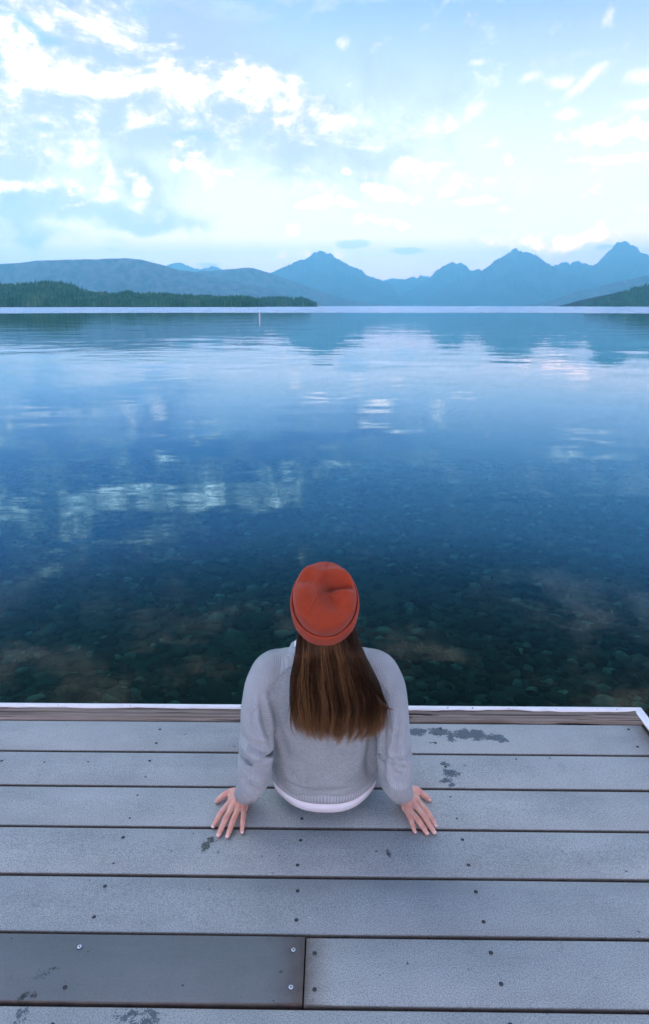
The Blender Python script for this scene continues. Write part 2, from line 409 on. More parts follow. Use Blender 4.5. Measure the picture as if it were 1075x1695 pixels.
HILLS = [
 ('ridge_a', 'hill', m_wood, dict(rough=.015, jag=.35, nx=700), 'long low blue-grey wooded hill behind the left shore forest', 'hill'),
 ('ridge_b', 'hill', m_wood, dict(rough=.015, jag=.4, nx=700), 'rounded blue hill sloping down to the lake right of the long hill', 'hill'),
 ('peak_far_left', 'mountain', m_rock, dict(), 'tiny faint far peaks showing above the dip of the left hills', 'mountain'),
 ('mount_a', 'mountain', m_rock, dict(), 'hazy blue mountain with a flattened peak, left of the valley gap', 'mountain'),
 ('far_gap', 'mountain', m_rock, dict(rough=.05), 'palest distant mountains in the gap of the valley', 'mountain'),
 ('mount_b', 'mountain', m_rock, dict(rough=.03), 'hazy blue mountain with a small double top, right of the valley gap', 'mountain'),
 ('mount_c', 'mountain', m_rock, dict(rough=.02), 'broad blocky blue mountain with a sharp step on its right shoulder', 'mountain'),
 ('ridge_c', 'mountain', m_rock, dict(rough=.05), 'jagged small crest between the blocky mountain and the tall right peak', 'mountain'),
 ('mount_d', 'mountain', m_rock, dict(rough=.02), 'tall pointed blue peak at the right edge, highest of the range', 'mountain'),
 ('slope_e', 'hill', m_wood, dict(rough=.02), 'mid blue wooded slope running down to the lake below the tall right peak', 'hill'),
 ('slope_f', 'hill', m_shore, dict(rough=.02, front=420), 'dark green wooded slope on the right shore', 'hill'),
]
for i, (k, nm, mt, kw, lab, cat) in enumerate(HILLS):
    D_, pts = RANGES[k]
    o = link(nm, rng_mesh(nm, D_, pts, seed=i+1, top=(14 if k == 'slope_f' else 0), **kw), mt)
    tag(o, lab, cat, kind='structure')

# ------------------------------------------------------------------ shore forests (thousands of conifers each, one mass)
m_needle, t, b = material('conifer_needles')
r = t.attr('shade'); n = t.noise(t.pos(), .05, 3, .6)
c = t.mix(r, (.008, .055, .026, 1), (.062, .19, .075, 1)); c = t.mix(t.ss(r, .97, 1.0), c, (.16, .17, .10, 1))
t.put(b.inputs['Base Color'], c); t.put(b.inputs['Roughness'], .9); t.put(b.inputs['Specular IOR Level'], .1)
m_bark, t, b = material('conifer_bark'); t.put(b.inputs['Base Color'], t.mix(t.noise(t.pos(), 2.0), (.05, .04, .03, 1), (.12, .10, .08, 1)))
def crown_geo(h, r, tiers=3, seg=6, rnd=random):
    vs, fs = [], []
    for k in range(tiers):
        z0 = h*(.12 + .27*k); z1 = min(h, z0 + h*(.5 if k < tiers-1 else 1)); rr = r*(1-.26*k)
        z1 = h if k == tiers-1 else z1
        o = len(vs); a0 = rnd.uniform(0, 6)
        for s_ in range(seg):
            a = a0 + s_*2*math.pi/seg; q = rr*rnd.uniform(.65, 1.15)
            vs.append((q*math.cos(a), q*math.sin(a), z0 + rnd.uniform(-.05, .05)*h))
        vs.append((rnd.uniform(-.1, .1)*r, rnd.uniform(-.1, .1)*r, z1))
        for s_ in range(seg): fs.append((o+s_, o+(s_+1) % seg, o+seg))
    return np.array(vs), fs
CR = [crown_geo(1.0, random.uniform(.16, .28)) for _ in range(14)]
def forest(name, key, count, front, hmin, hmax, drop, lab, mt_ground=m_shore, n_single=0):
    D_, pts = RANGES[key]; D_ *= .6; pts = [(p*.6, q*.6) for p, q in pts]; front *= .6; hmin *= .72; hmax *= .72; drop *= .65
    xs = np.array([p[0] for p in pts], float); zs = np.array([p[1] for p in pts], float)
    def ground(x, tt):    # tt 0 shoreline .. 1 crest
        H = max(1.0, float(np.interp(x, xs, zs)) - drop + 4*fbm(x/60, 1.1))
        return WATER_Z + .3 + H*tt**.85
    nx = 260; Xs = np.linspace(xs[0], xs[-1], nx); T = list(np.linspace(0, 1, 14))
    Pg = np.zeros((len(T)+3, nx, 3))
    for i, tt in enumerate(T):
        for j, x in enumerate(Xs):
            Pg[i+1, j] = (x, D_ - front*(1-tt) + 14*fbm(x/90, 2.2)*(1-tt), ground(x, tt))
    for j, x in enumerate(Xs):
        Pg[0, j] = Pg[1, j] + np.array((0, -6, -3)); Pg[-2, j] = Pg[-3, j] + np.array((0, 250, -.3*(Pg[-3, j, 2]))); Pg[-1, j] = (x, D_+400, WATER_Z-2)
    g = link('shore', grid_mesh('shore', Pg), mt_ground)
    tag(g, lab[1], 'shore', kind='structure')
    V, Fc, Sh = [], [], []; off = 0
    for k in range(count):
        x = random.uniform(xs[0]+2, xs[-1]-3); tt = random.random()**.8
        if k % 5 == 0: tt = random.uniform(0, .06)
        h = random.uniform(hmin, hmax)*(1+.25*fbm(x/35, tt*5)); 
        q, f = CR[k % 14]; a = random.uniform(.8, 1.3)
        y = D_ - front*(1-tt) + 14*fbm(x/90, 2.2)*(1-tt)
        V.append(q*np.array((h*a, h*a, h)) + np.array((x, y, ground(x, tt)-.5))); Fc += [tuple(i+off for i in ff) for ff in f]; off += len(q)
        s_ = min(1, max(0, random.gauss(.45, .22) + .5*fbm(x/40, tt*6, 4)))
        if random.random() < .012: s_ = 1.0
        Sh += [min(s_, .96) if s_ < 1 else 1.0]*len(q)
    me = mesh_from(name, np.concatenate(V), Fc)
    at = me.attributes.new('shade', 'FLOAT', 'POINT'); at.data.foreach_set('value', Sh)
    tag(link(name, me, m_needle), lab[0], 'forest', kind='stuff')
    return ground
g_a = forest('forest', 'shore_a', 9000, 330, 11, 19, 14, ('dense dark green conifer forest along the left shore', 'low dark shore bank under the left forest'))
forest('forest', 'shore_b', 1600, 200, 12, 18, 13, ('separate smaller wooded point at the tip of the left shore', 'low bank under the small wooded point'))
D_f, pf = RANGES['slope_f']
forest('forest', 'slope_f', 3500, 420, 12, 18, 13, ('dark green conifer forest on the right shore slope', 'low bank under the right shore forest'))
# the tallest pines on the skyline of the left shore, each one its own tree
for x, h, lab in [(-1019, 23, 'lone tall pine on the left shore skyline, nearest the photo edge'), (-986, 17, 'short skyline pine between two taller ones on the left shore'), (-955, 25, 'tallest pine standing clear of the left shore skyline'),
                  (-893, 19, 'slim skyline pine left of the rounded forest crest'), (-872, 21, 'bushy skyline pine at the start of the rounded forest crest'), (-838, 22, 'last tall pine before the left forest crest drops')]:
    e = bpy.data.objects.new('pine_tree', None); COL.objects.link(e); x *= .6; h *= .62; e.location = (x, 1381, g_a(x, 1.0)-.5)
    tag(e, lab, 'pine tree', 'tall pines on the left shore skyline')
    bm = bmesh.new(); bmesh.ops.create_cone(bm, cap_ends=True, segments=6, radius1=.45, radius2=.12, depth=h*.9)
    bmesh.ops.translate(bm, verts=bm.verts, vec=(0, 0, h*.45)); link('trunk', bm_mesh(bm, 'trunk'), m_bark, e)
    q, f = crown_geo(h, h*.19, 5, 8); me = mesh_from('crown', q, f)
    at = me.attributes.new('shade', 'FLOAT', 'POINT'); at.data.foreach_set('value', [.3+.3*random.random() for _ in q])
    link('crown', me, m_needle, e)

# ------------------------------------------------------------------ haze over the lake
m_haze = bpy.data.materials.new('haze'); m_haze.use_nodes = True; t = NT(m_haze.node_tree); m_haze.node_tree.nodes.clear()
pv = t.node('ShaderNodeVolumePrincipled'); out = t.node('ShaderNodeOutputMaterial')
t.put(pv.inputs['Color'], (.33, .86, 1.0, 1)); t.put(pv.inputs['Density'], SIG); t.put(pv.inputs['Anisotropy'], 0.72)
m_haze.node_tree.links.new(pv.outputs[0], out.inputs['Volume'])
bm = bmesh.new(); box_bm(bm, -19000, 19000, -3000, 19000, -11.0, 1400)
hz = link('haze', bm_mesh(bm, 'haze'), m_haze); tag(hz, 'thin blue evening haze over the lake and mountains', 'haze', kind='stuff')

# ------------------------------------------------------------------ white marker pole out on the lake
m_white, t, b = material('white_paint')
t.put(b.inputs['Base Color'], t.mix(t.noise(t.pos(), 3.0), (.72, .74, .76, 1), (.82, .82, .82, 1))); t.put(b.inputs['Roughness'], .5)
e = bpy.data.objects.new('marker_buoy', None); COL.objects.link(e); e.location = (-10.2, 107.6, WATER_Z)
tag(e, 'slim white marker pole floating upright far out on the calm lake', 'buoy')
def lathe(name, prof, seg=16, smooth=True):
    P_ = np.array([[(r_*math.cos(a), r_*math.sin(a), z_) for a in np.linspace(0, 2*math.pi, seg, endpoint=False)] for z_, r_ in prof])
    return grid_mesh(name, P_, True, smooth)
link('pole', lathe('pole', [(-.4, .0), (-.4, .13), (1.05, .11), (1.12, .08), (1.14, 0)]), m_white, e)
m_red, t, b = material('marker_band'); t.put(b.inputs['Base Color'], (.55, .5, .5, 1)); t.put(b.inputs['Roughness'], .6)
link('band', lathe('band', [(.80, .0), (.80, .122), (.92, .121), (.92, 0)]), m_red, e)

# ================================================================== DOCK
YAW = R(-.72)
DOCK0 = Vector((0.0, 1.5, 0.0))
dock = bpy.data.objects.new('dock', None); COL.objects.link(dock)
dock.location = DOCK0; dock.rotation_euler = (0, 0, YAW)
tag(dock, 'weathered grey plank dock with screws, stains and a white bumper along its water edge', 'dock')
Minv = (Matrix.Translation(DOCK0) @ Matrix.Rotation(YAW, 4, 'Z')).inverted()
def to_dock(x, y, z=0.0): return Minv @ Vector((x, y, z))

# composite plank material; stains sit at fixed places on the boards
def stain_mask(t, P, spots, edge_scale=55.0, soft=.12, cut=.5):
    x, y, z = t.xyz(P)
    wn = t.noise(P, 22.0, 4, .6, col=True); a, b_, _ = t.xyz(wn)
    X1 = x + (a-.5)*.045; Y1 = y + (b_-.5)*.045
    r = None
    for (sx, sy, rx, ry, k) in spots:
        q = ((X1-sx)/rx); p = ((Y1-sy)/ry)
        g = t.m('EXPONENT', (q*q+p*p)*-1.0)*k
        r = g if r is None else t.m('MAXIMUM', r, g)
    n = t.noise(P, edge_scale, 5, .7)
    return t.ss(r + (n-.5)*1.5 + (t.noise(P, edge_scale*4.5, 3, .7)-.5)*.9, cut, cut+soft*1.6)
LICHEN = [(.315, 1.938, .050, .022, 1.0), (.395, 1.932, .045, .026, 1.0), (.43, 1.905, .022, .030, .8), (.475, 1.918, .040, .032, 1.05), (.52, 1.915, .04, .03, .95), (.575, 1.905, .035, .022, 1.0), (.598, 1.888, .02, .014, .9), (.36, 1.878, .02, .008, .55),
          (.385, 1.765, .020, .013, .75), (.395, 1.722, .030, .022, .85), (.375, 1.690, .022, .014, .8), (.388, 1.668, .014, .014, .7), (-.405, .985, .05, .03, .55), (-.36, .975, .04, .03, .6), (-.63, .985, .03, .03, .5), (-.615, 1.072, .02, .012, .6)]
DARK = [(-.3245, 1.434, .017, .019, 1.15), (-.312, 1.450, .014, .014, 1.1), (-.640, 1.026, .012, .015, 1.15), (-.617, 1.026, .012, .009, 1.1), (.174, 1.412, .006, .016, .9), (-.295, 1.446, .004, .004, .9), (-.60, 1.085, .02, .006, .7)]
def plank_mat(name, base, dark, light, speck=1.0, stains=True):
    m, t, b = material(name)
    P = t.pos(); x, y, z = t.xyz(P); r = t.rand()
    Pl = t.comb(x + r*13.0, y + r*5.0, z)
    big = t.noise(Pl, 2.2, 5, .6); mid = t.noise(t.comb(x*9.0 + r*9, y*34.0, z), 1.0, 5, .65)
    f = t.noise(Pl, 330.0, 3, .75); f2 = t.noise(t.comb(x*130.0, y*420.0, z), 1.0, 3, .7)
    blot = t.noise(Pl, 16.0, 5, .65)
    c = t.mix(t.ss(big, .3, .7), dark, light)
    c = t.mix(t.ss(mid, .40, .72)*.32, c, base)
    c = t.mul(c, t.mix(t.ss(f, .30, .66), (.55, .56, .58, 1), (1.16, 1.16, 1.16, 1)), speck)
    c = t.mul(c, t.mix(t.ss(f2, .56, .70), (1, 1, 1, 1), (.62, .63, .66, 1)), .7*speck)
    c = t.mul(c, t.mix(t.ss(blot, .60, .74), (1, 1, 1, 1), (.74, .76, .80, 1)), .6)
    fl = t.voro(Pl, 420.0); c = t.mul(c, t.mix(t.ss(fl, .10, .26), (.50, .52, .55, 1), (1, 1, 1, 1)), .55*speck)
    spots = t.noise(Pl, 62.0, 2, .5); c = t.mix(t.ss(spots, .735, .76)*.75, c, (.035, .045, .05, 1))
    scr = t.noise(t.comb(x*26.0, y*150.0, r), 1.0, 3, .6); c = t.mix(t.ss(scr, .66, .74)*.45, c, light)
    c = t.mul(c, t.mix(r, (.86, .88, .89, 1), (1.08, 1.07, 1.05, 1)))
    wr = t.noise(t.comb(x*1.3+3, y*7.0, r*4), 1.0, 5, .65); c = t.mul(c, t.mix(t.ss(wr, .42, .70), (1, 1, 1, 1), (.82, .83, .83, 1)), .8)
    rust = t.voro(t.comb(x*1.0, y*1.0, r*3), 3.1); c = t.mix(t.ss(rust, .10, .0)*.25, c, (.20, .16, .12, 1))
    hb = f*.6 + f2*.4 + mid*.5
    if stains:
        sl = stain_mask(t, P, LICHEN, 75.0, .08, .40); c = t.mix(sl*.86, c, t.mix(t.ss(f, .35, .65), (.022, .045, .060, 1), (.095, .135, .155, 1)))
        sd_ = stain_mask(t, P, DARK, 90.0, .15, .42); c = t.mix(sd_*.85, c, t.mix(t.ss(t.noise(P, 140.0, 3, .7), .4, .62), (.012, .018, .020, 1), (.10, .12, .115, 1)))
    # brown organic rim where the sides of a board go down into the gap
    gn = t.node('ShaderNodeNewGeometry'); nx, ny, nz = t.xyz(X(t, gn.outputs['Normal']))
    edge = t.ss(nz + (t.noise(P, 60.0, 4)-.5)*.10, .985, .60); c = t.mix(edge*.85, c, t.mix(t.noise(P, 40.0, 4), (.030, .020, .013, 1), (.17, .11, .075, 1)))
    t.put(b.inputs['Base Color'], c); t.put(b.inputs['Roughness'], .72); t.put(b.inputs['Specular IOR Level'], .30)
    t.put(b.inputs['Normal'], t.bump(hb, .0007, .6))
    return m
m_plank = plank_mat('weathered_composite', (.405, .435, .420, 1), (.335, .366, .358, 1), (.450, .478, .460, 1))
m_plank_new = plank_mat('darker_replacement_board', (.175, .198, .196, 1), (.152, .176, .176, 1), (.198, .220, .218, 1), .30)
GAPY = [1.9905, 1.8215, 1.6585, 1.4945, 1.3300, 1.1655, 1.0015, .8375, .6735, .5095, .3455, .1815, .0175, -.1465, -.3105, -.4745, -.6385, -.8025, -.9665, -1.1305, -1.2945]
def plank(x0, x1, y0, y1, mat, label=None, dz=0.0):
    nseg = max(2, int((x1-x0)/.12)); seedp = random.random()*50
    prof = [(y0+.0006, -.026), (y0, -.005), (y0+.0014, -.0018), (y0+.0048, 0), (.5*(y0+y1), .0006), (y1-.0048, 0), (y1-.0014, -.0018), (y1, -.005), (y1-.0006, -.026)]
    Pg = np.zeros((nseg+1, len(prof), 3))
    for i in range(nseg+1):
        x = x0 + (x1-x0)*i/nseg
        for j, (yy, zz) in enumerate(prof):
            Pg[i, j] = (x, yy + .0011*noise.noise(Vector((x*2.3, seedp, yy*3))), zz + dz + .0008*noise.noise(Vector((x*1.3, seedp+9, 0))))
    me = grid_mesh('plank', Pg)
    bm = bmesh.new(); bm.from_mesh(me); bm.verts.ensure_lookup_table(); k = len(prof)
    bm.faces.new([bm.verts[i] for i in range(k)]); bm.faces.new([bm.verts[nseg*k+i] for i in reversed(range(k))])
    bm.faces.new([bm.verts[0], bm.verts[nseg*k], bm.verts[nseg*k+k-1], bm.verts[k-1]])
    bmesh.ops.recalc_face_normals(bm, faces=bm.faces)
    me = bm_mesh(bm, 'plank', True)
    o = link('plank', me, mat, dock)
    if label: o['label'] = label
    return o
XR, XL = 1.098, -3.6
for i in range(len(GAPY)-1):
    y1 = GAPY[i]-.0028 - 1.5; y0 = GAPY[i+1]+.0028 - 1.5
    if i == 5:
        xs_ = to_dock(-.0445, 1.08).x
        plank(XL, xs_-.0016, y0+.001, y1+.0012, m_plank_new, 'darker smooth replacement plank with bright screw heads', .0022)
        plank(xs_+.0018, XR, y0, y1, m_plank)
    else:
        plank(XL, XR, y0, y1, m_plank, None, random.uniform(-.0008, .0006))

# weathered timber beam round the rim, grey-brown with long grain and checks
m_beam, t, b = material('weathered_timber')
P = t.obj(); x, y, z = t.xyz(P)
g1 = t.noise(t.comb(x*2.2, y*95.0, z*95.0), 1.0, 6, .65, .6); g2 = t.noise(t.comb(x*1.1 + 4, y*26.0, z*26.0), 1.0, 4, .6, .8)
crk = t.noise(t.comb(x*1.7, y*62.0 + 7, z*62.0), 1.0, 2, .5, .4)
c = t.mix(t.ss(g1, .32, .68), (.135, .100, .075, 1), (.330, .275, .230, 1)); c = t.mix(t.ss(g2, .42, .66)*.5, c, (.15, .125, .10, 1))
c = t.mix(t.ss(crk, .60, .625), c, (.018, .014, .012, 1))
t.put(b.inputs['Base Color'], c); t.put(b.inputs['Roughness'], .85); t.put(b.inputs['Specular IOR Level'], .2)
t.put(b.inputs['Normal'], t.bump(g1*.6+g2*.4 - t.ss(crk, .59, .63)*1.4, .002, 1.0))
def beam_mesh(name, L, wd, ht, ends_irregular=True, n=150):
    """timber along x from 0..L, y from 0..wd, top about z=0"""
    prof = [(0, -ht), (0, -.006), (.004, -.001), (wd*.3, .0006), (wd*.62, 0), (wd-.004, -.001), (wd, -.007), (wd, -ht)]
    Pg = np.zeros((n+1, len(prof), 3))
    for i in range(n+1):
        x = L*i/n
        dent = max(0, fbm(x*3.1, 3.0, 0, 3)-.12)*.012
        for j, (yy, zz) in enumerate(prof):
            k = noise.noise(Vector((x*9, j*1.7, 2)))
            Pg[i, j] = (x, yy + .0012*k - (dent if j >= 5 else 0), zz + .0014*k - (dent*.9 if j in (4, 5, 6) else 0))
    me = grid_mesh(name, Pg); bm = bmesh.new(); bm.from_mesh(me); bm.verts.ensure_lookup_table(); kk = len(prof)
    bm.faces.new([bm.verts[i] for i in range(kk)]); bm.faces.new([bm.verts[n*kk+i] for i in reversed(range(kk))])
    bmesh.ops.recalc_face_normals(bm, faces=bm.faces)
    return bm_mesh(bm, name, True)
YB = 1.9925-1.5
beam = link('edge_beam', beam_mesh('edge_beam', XR+.028-XL, .086, .14), m_beam, dock, (XL, YB, .004))
sb = link('side_beam', beam_mesh('side_beam', 3.1, .040, .14, n=110), m_beam, dock, (XR+.002, YB-.003, -.003)); sb.rotation_euler = (0, 0, R(-90))
sb['label'] = 'short end timber closing the right side of the deck'
sb.location = (XR+.0415-.040, YB-.003, -.003)
# white vinyl bumper folded over the outer edge, with a wavy trimmed inner edge
m_vinyl, t, b = material('white_vinyl')
P = t.pos(); n = t.noise(P, 14.0, 5, .6); n2 = t.noise(P, 90.0, 3, .7)
c = t.mix(t.ss(n, .45, .8)*.5, (.82, .83, .83, 1), (.60, .61, .60, 1)); c = t.mix(t.ss(n2, .66, .74)*.6, c, (.25, .26, .27, 1))
t.put(b.inputs['Base Color'], c); t.put(b.inputs['Roughness'], .45)
def bumper(name, x0, x1, wbase, seed, n=260):
    Pg = np.zeros((n+1, 7, 3))
    for i in range(n+1):
        x = x0 + (x1-x0)*i/n
        wv = wbase + .010*fbm(x*2.6, seed, 0, 3) + .0036*fbm(x*14, seed+5, 0, 3)
        end = min(i, n-i)/n*abs(x1-x0)
        if end < .05: wv *= .55 + .45*math.sin(end/.05*math.pi/2)
        lift = .0012*(1+noise.noise(Vector((x*5, seed, 1))))
        Pg[i] = [(x, -wv, .0040), (x, -wv, .0070+lift), (x, -.006, .0085+lift*.5), (x, 0.0035, .0075), (x, .0060, .002), (x, .0065, -.05), (x, .0065, -.11)]
    me = grid_mesh(name, Pg); return me
YO = YB+.086
bump1 = link('bumper', bumper('bumper', XL, XR+.030, .020, 4.0), m_vinyl, dock, (0, YO, .0))
bump2 = link('bumper', bumper('bumper', 0, 3.0, .030, 11.0, 200), m_vinyl, dock, (XR+.0435, YO+.006, -.003)); bump2.rotation_euler = (0, 0, R(-90))
bump2['label'] = 'white bumper strip turning down the right end of the dock'
# joists and fascia under the boards
m_joist, t, b = material('joist_timber'); t.put(b.inputs['Base Color'], t.mix(t.noise(t.pos(), 20.0), (.05, .045, .035, 1), (.11, .09, .07, 1))); t.put(b.inputs['Roughness'], .9)
jm = bmesh.new(); box_bm(jm, -.022, .022, -2.79, YB-.003, -.20, -.0275); jme = bm_mesh(jm, 'joist')
for jx in (-.556, -.068, .378, 1.02, -1.04, -1.53, -2.02, -2.51, -3.0, -3.5, .70): link('joist', jme, m_joist, dock, (jx, 0, 0))
fm_ = bmesh.new(); box_bm(fm_, XL, XR+.03, YB+.002, YB+.076, -.30, -.138); link('fascia', bm_mesh(fm_, 'fascia'), m_joist, dock)
pm_ = bmesh.new(); bmesh.ops.create_cone(pm_, cap_ends=True, segments=14, radius1=.075, radius2=.075, depth=1.5); pme = bm_mesh(pm_, 'pile', True)
for (a, b_) in ((-3.3, .30), (-1.3, .30), (.75, .30), (-3.3, -2.4), (-1.3, -2.4), (.75, -2.4)):
    link('pile', pme, m_joist, dock, (a, b_, -.96))
# dirt caught in the gaps
m_dirt, t, b = material('gap_dirt'); t.put(b.inputs['Base Color'], t.mix(t.noise(t.pos(), 120.0, 3, .7), (.012, .010, .008, 1), (.11, .08, .055, 1))); t.put(b.inputs['Roughness'], 1.0)
Vd, Fd = [], []
for gy in GAPY[:9]:
    for k in range(330):
        x = random.uniform(-1.4, XR-.01); 
        if fbm(x*2.2, gy*7, 0, 3) < -.08 and random.random() < .8: continue
        y = gy-1.5 + random.uniform(-.0028, .0028); s_ = random.uniform(.0008, .0022); z = random.uniform(-.009, -.0035); lx = random.uniform(1, 4)
        o_ = len(Vd); a = random.uniform(-.5, .5)
        for (p, q, r_) in ((-lx, 0, 0), (0, -1, 0), (lx, 0, 0), (0, 1, 0), (0, 0, 1)):
            Vd.append((x + s_*(p*math.cos(a)-q*math.sin(a)), y + s_*(p*math.sin(a)+q*math.cos(a))*.6, z + s_*r_))
        Fd += [(o_, o_+1, o_+4), (o_+1, o_+2, o_+4), (o_+2, o_+3, o_+4), (o_+3, o_, o_+4)]
dd = link('gap_dirt', mesh_from('gap_dirt', Vd, Fd), m_dirt, dock); dd['kind'] = 'stuff'

# screws
m_steel, t, b = material('bright_screw'); t.put(b.inputs['Base Color'], t.mix(t.noise(t.pos(), 700.0, 3), (.45, .50, .55, 1), (.75, .80, .85, 1))); t.put(b.inputs['Metallic'], .6); t.put(b.inputs['Roughness'], .42)
m_rust, t, b = material('dark_screw'); t.put(b.inputs['Base Color'], t.mix(t.noise(t.pos(), 500.0, 3), (.045, .05, .055, 1), (.22, .20, .18, 1))); t.put(b.inputs['Metallic'], .3); t.put(b.inputs['Roughness'], .7)
m_recess_shade, t, b = material('screw_recess_shade'); t.put(b.inputs['Base Color'], (.022, .024, .026, 1)); t.put(b.inputs['Roughness'], 1.0)  # dark flat faces painted as the shade of countersink and cross slot
def screw_mesh(name, mh, mc, R_=.0046, sunk=False):
    bm = bmesh.new()
    n = 14
    rim = [bm.verts.new((math.cos(a)*R_*1.22, math.sin(a)*R_*1.16, .0010)) for a in np.linspace(0, 2*math.pi, n, endpoint=False)]
    r1 = [bm.verts.new((math.cos(a)*R_, math.sin(a)*R_, .0010 if sunk else .0016)) for a in np.linspace(0, 2*math.pi, n, endpoint=False)]
    r2 = [bm.verts.new((math.cos(a)*R_*.72, math.sin(a)*R_*.72, .0009 if sunk else .0022)) for a in np.linspace(0, 2*math.pi, n, endpoint=False)]
    for i in range(n):
        f = bm.faces.new((rim[i], rim[(i+1) % n], r1[(i+1) % n], r1[i])); f.material_index = 1
        f = bm.faces.new((r1[i], r1[(i+1) % n], r2[(i+1) % n], r2[i])); f.material_index = 1 if sunk else 0
    f = bm.faces.new(r2); f.material_index = 0
    for ang in (.4, .4+math.pi/2):
        c_, s_ = math.cos(ang), math.sin(ang); L, W_ = R_*.62, R_*.13; zz = .0013 if sunk else .0025
        vs = [bm.verts.new((p*c_-q*s_, p*s_+q*c_, zz + (.0001 if ang > 1 else 0))) for p, q in ((-L, -W_), (L, -W_), (L, W_), (-L, W_))]
        f = bm.faces.new(vs); f.material_index = 1
    me = bm_mesh(bm, name); me.materials.append(mh); me.materials.append(mc); return me
sc_b = screw_mesh('bright_screw', m_steel, m_recess_shade, .0052); sc_d = screw_mesh('dark_screw', m_rust, m_recess_shade, .0040, True); sc_s = screw_mesh('small_screw', m_rust, m_recess_shade, .0026, True)
SCREWS = [(-.5592, 1.1348, 'b'), (-.5572, 1.0415, 'd'), (-.5544, 1.3016, 'd'), (-.5526, 1.214, 'd'), (-.5554, 1.4617, 'd'), (-.555, 1.3732, 's'), (-.5599, 1.6257, 's'), (-.5573, 1.5333, 's'), (-.5633, 1.7818, 'd'), (-.557, 1.7051, 's'), (-.5695, 1.9463, 'd'), (-.5636, 1.8707, 'd'),
 (-.0707, 1.1274, 'b'), (-.072, 1.0415, 'b'), (-.0673, 1.2873, 'd'), (-.067, 1.2059, 'd'), (-.0654, 1.451, 'd'), (-.0704, 1.3674, 'd'), (-.0647, 1.531, 'd'), (-.0226, 1.1216, 'd'), (-.0214, 1.0389, 'd'), (.3771, 1.123, 'd'), (.3818, 1.0508, 'd'), (.3785, 1.2855, 'd'), (.3787, 1.2011, 'd'),
 (.3788, 1.4531, 'd'), (.3775, 1.3674, 'd'), (.3851, 1.7528, 'd'), (.3758, 1.6181, 's'), (.3789, 1.531, 's'), (1.0523, 1.9463, 'd'), (1.0407, 1.8517, 'd'), (.402, 1.951, 'd'), (.372, 1.872, 'd'), (-.90, 1.775, 's'), (-.76, 1.777, 's'), (-.73, .966, 'd'), (-.555, .966, 'd'), (.379, .966, 'd'), (.38, 1.92, 's'), (1.07, 1.79, 'd'), (.62, 1.79, 's'), (.73, 1.795, 's')]
for gx in (-1.04, -1.53):
    for i in range(1, 7): SCREWS += [(gx, GAPY[i]-.04, 'd'), (gx, GAPY[i]-.125, 'd')]
for i in range(7, 13):
    for gx in (-.556, -.068, .378): SCREWS += [(gx, GAPY[i]-.04, 'd'), (gx, GAPY[i]-.125, 'd')]
for (x, y, k) in SCREWS:
    q = to_dock(x, y); me = {'b': sc_b, 'd': sc_d, 's': sc_s}[k]
    o = link('screw', me, None, dock, (q.x, q.y, .0006 + (.0024 if (x < -.05 and 1.0 < y < 1.165) else 0))); o.rotation_euler = (0, 0, random.uniform(0, 3))
    if k == 'b': o['label'] = 'bright silver cross-head screw in the darker plank'
for x in (-.98, -.90, -.715, -.44, -.31, -.245, .35, .44, .53, .66, .83, .98, 1.05):
    o = link('screw', sc_s, None, dock, (x, YO-.010, .0078)); o.rotation_euler = (0, 0, random.uniform(0, 3))
for x, k in ((-.27, 0), (.30, 0)): link('screw', sc_d, None, dock, (x, YB+.02, .0050))

# ================================================================== PERSON
# the figure is laid out in its own units and sized by the root object
PS = EYE/1.33
PB = Vector((0, 1.56, 0))
person = bpy.data.objects.new('person', None); COL.objects.link(person)
person.location = PB*PS; person.scale = (PS, PS, PS)
tag(person, 'woman in orange beanie and grey sweater sitting on the dock edge, hands planted behind', 'person')
def part(name, me, mat, parent=None):
    """meshes are written in figure space; move them under the root"""
    if parent is None: me.transform(Matrix.Translation(-PB)); parent = person
    else: me.transform(Matrix.Translation(-PB))
    return link(name, me, mat, parent)

def tube_bm(bm, pts, rad, seg=14, sub=3, flat=1.0, up=Vector((0, 0, 1))):
    """closed tapering tube through points with spherical ends"""
    pts = [Vector(p) for p in pts]; P_, R_ = [], []
    n = len(pts)
    for i in range(n-1):
        for k in range(sub):
            t_ = k/sub
            p0 = pts[max(0, i-1)]; p1 = pts[i]; p2 = pts[i+1]; p3 = pts[min(n-1, i+2)]
            P_.append(.5*((2*p1) + (p2-p0)*t_ + (2*p0-5*p1+4*p2-p3)*t_*t_ + (3*p1-p0-3*p2+p3)*t_**3))
            s_ = t_*t_*(3-2*t_); R_.append(rad[i]*(1-s_)+rad[i+1]*s_)
    P_.append(pts[-1]); R_.append(rad[-1])
    d0 = (P_[0]-P_[1]).normalized(); d1 = (P_[-1]-P_[-2]).normalized()
    head = [(P_[0]+d0*R_[0]*math.sin(a), R_[0]*math.cos(a)) for a in (1.35, 1.0, .6, .3)]
    tail = [(P_[-1]+d1*R_[-1]*math.sin(a), R_[-1]*math.cos(a)) for a in (.3, .6, 1.0, 1.35)]
    allp = head + list(zip(P_, R_)) + tail
    rings = []
    for i, (p, r) in enumerate(allp):
        a = allp[max(0, i-1)][0]; c = allp[min(len(allp)-1, i+1)][0]; d = (c-a).normalized()
        s1 = d.cross(up); s1 = s1.normalized() if s1.length > .05 else d.cross(Vector((0, 1, 0))).normalized()
        s2 = s1.cross(d).normalized()
        rings.append([bm.verts.new(p + s1*math.cos(q)*r + s2*math.sin(q)*r*flat) for q in np.linspace(0, 2*math.pi, seg, endpoint=False)])
    for i in range(len(rings)-1):
        for k in range(seg): bm.faces.new((rings[i][k], rings[i][(k+1) % seg], rings[i+1][(k+1) % seg], rings[i+1][k]))
    bm.faces.new(list(reversed(rings[0]))); bm.faces.new(rings[-1])
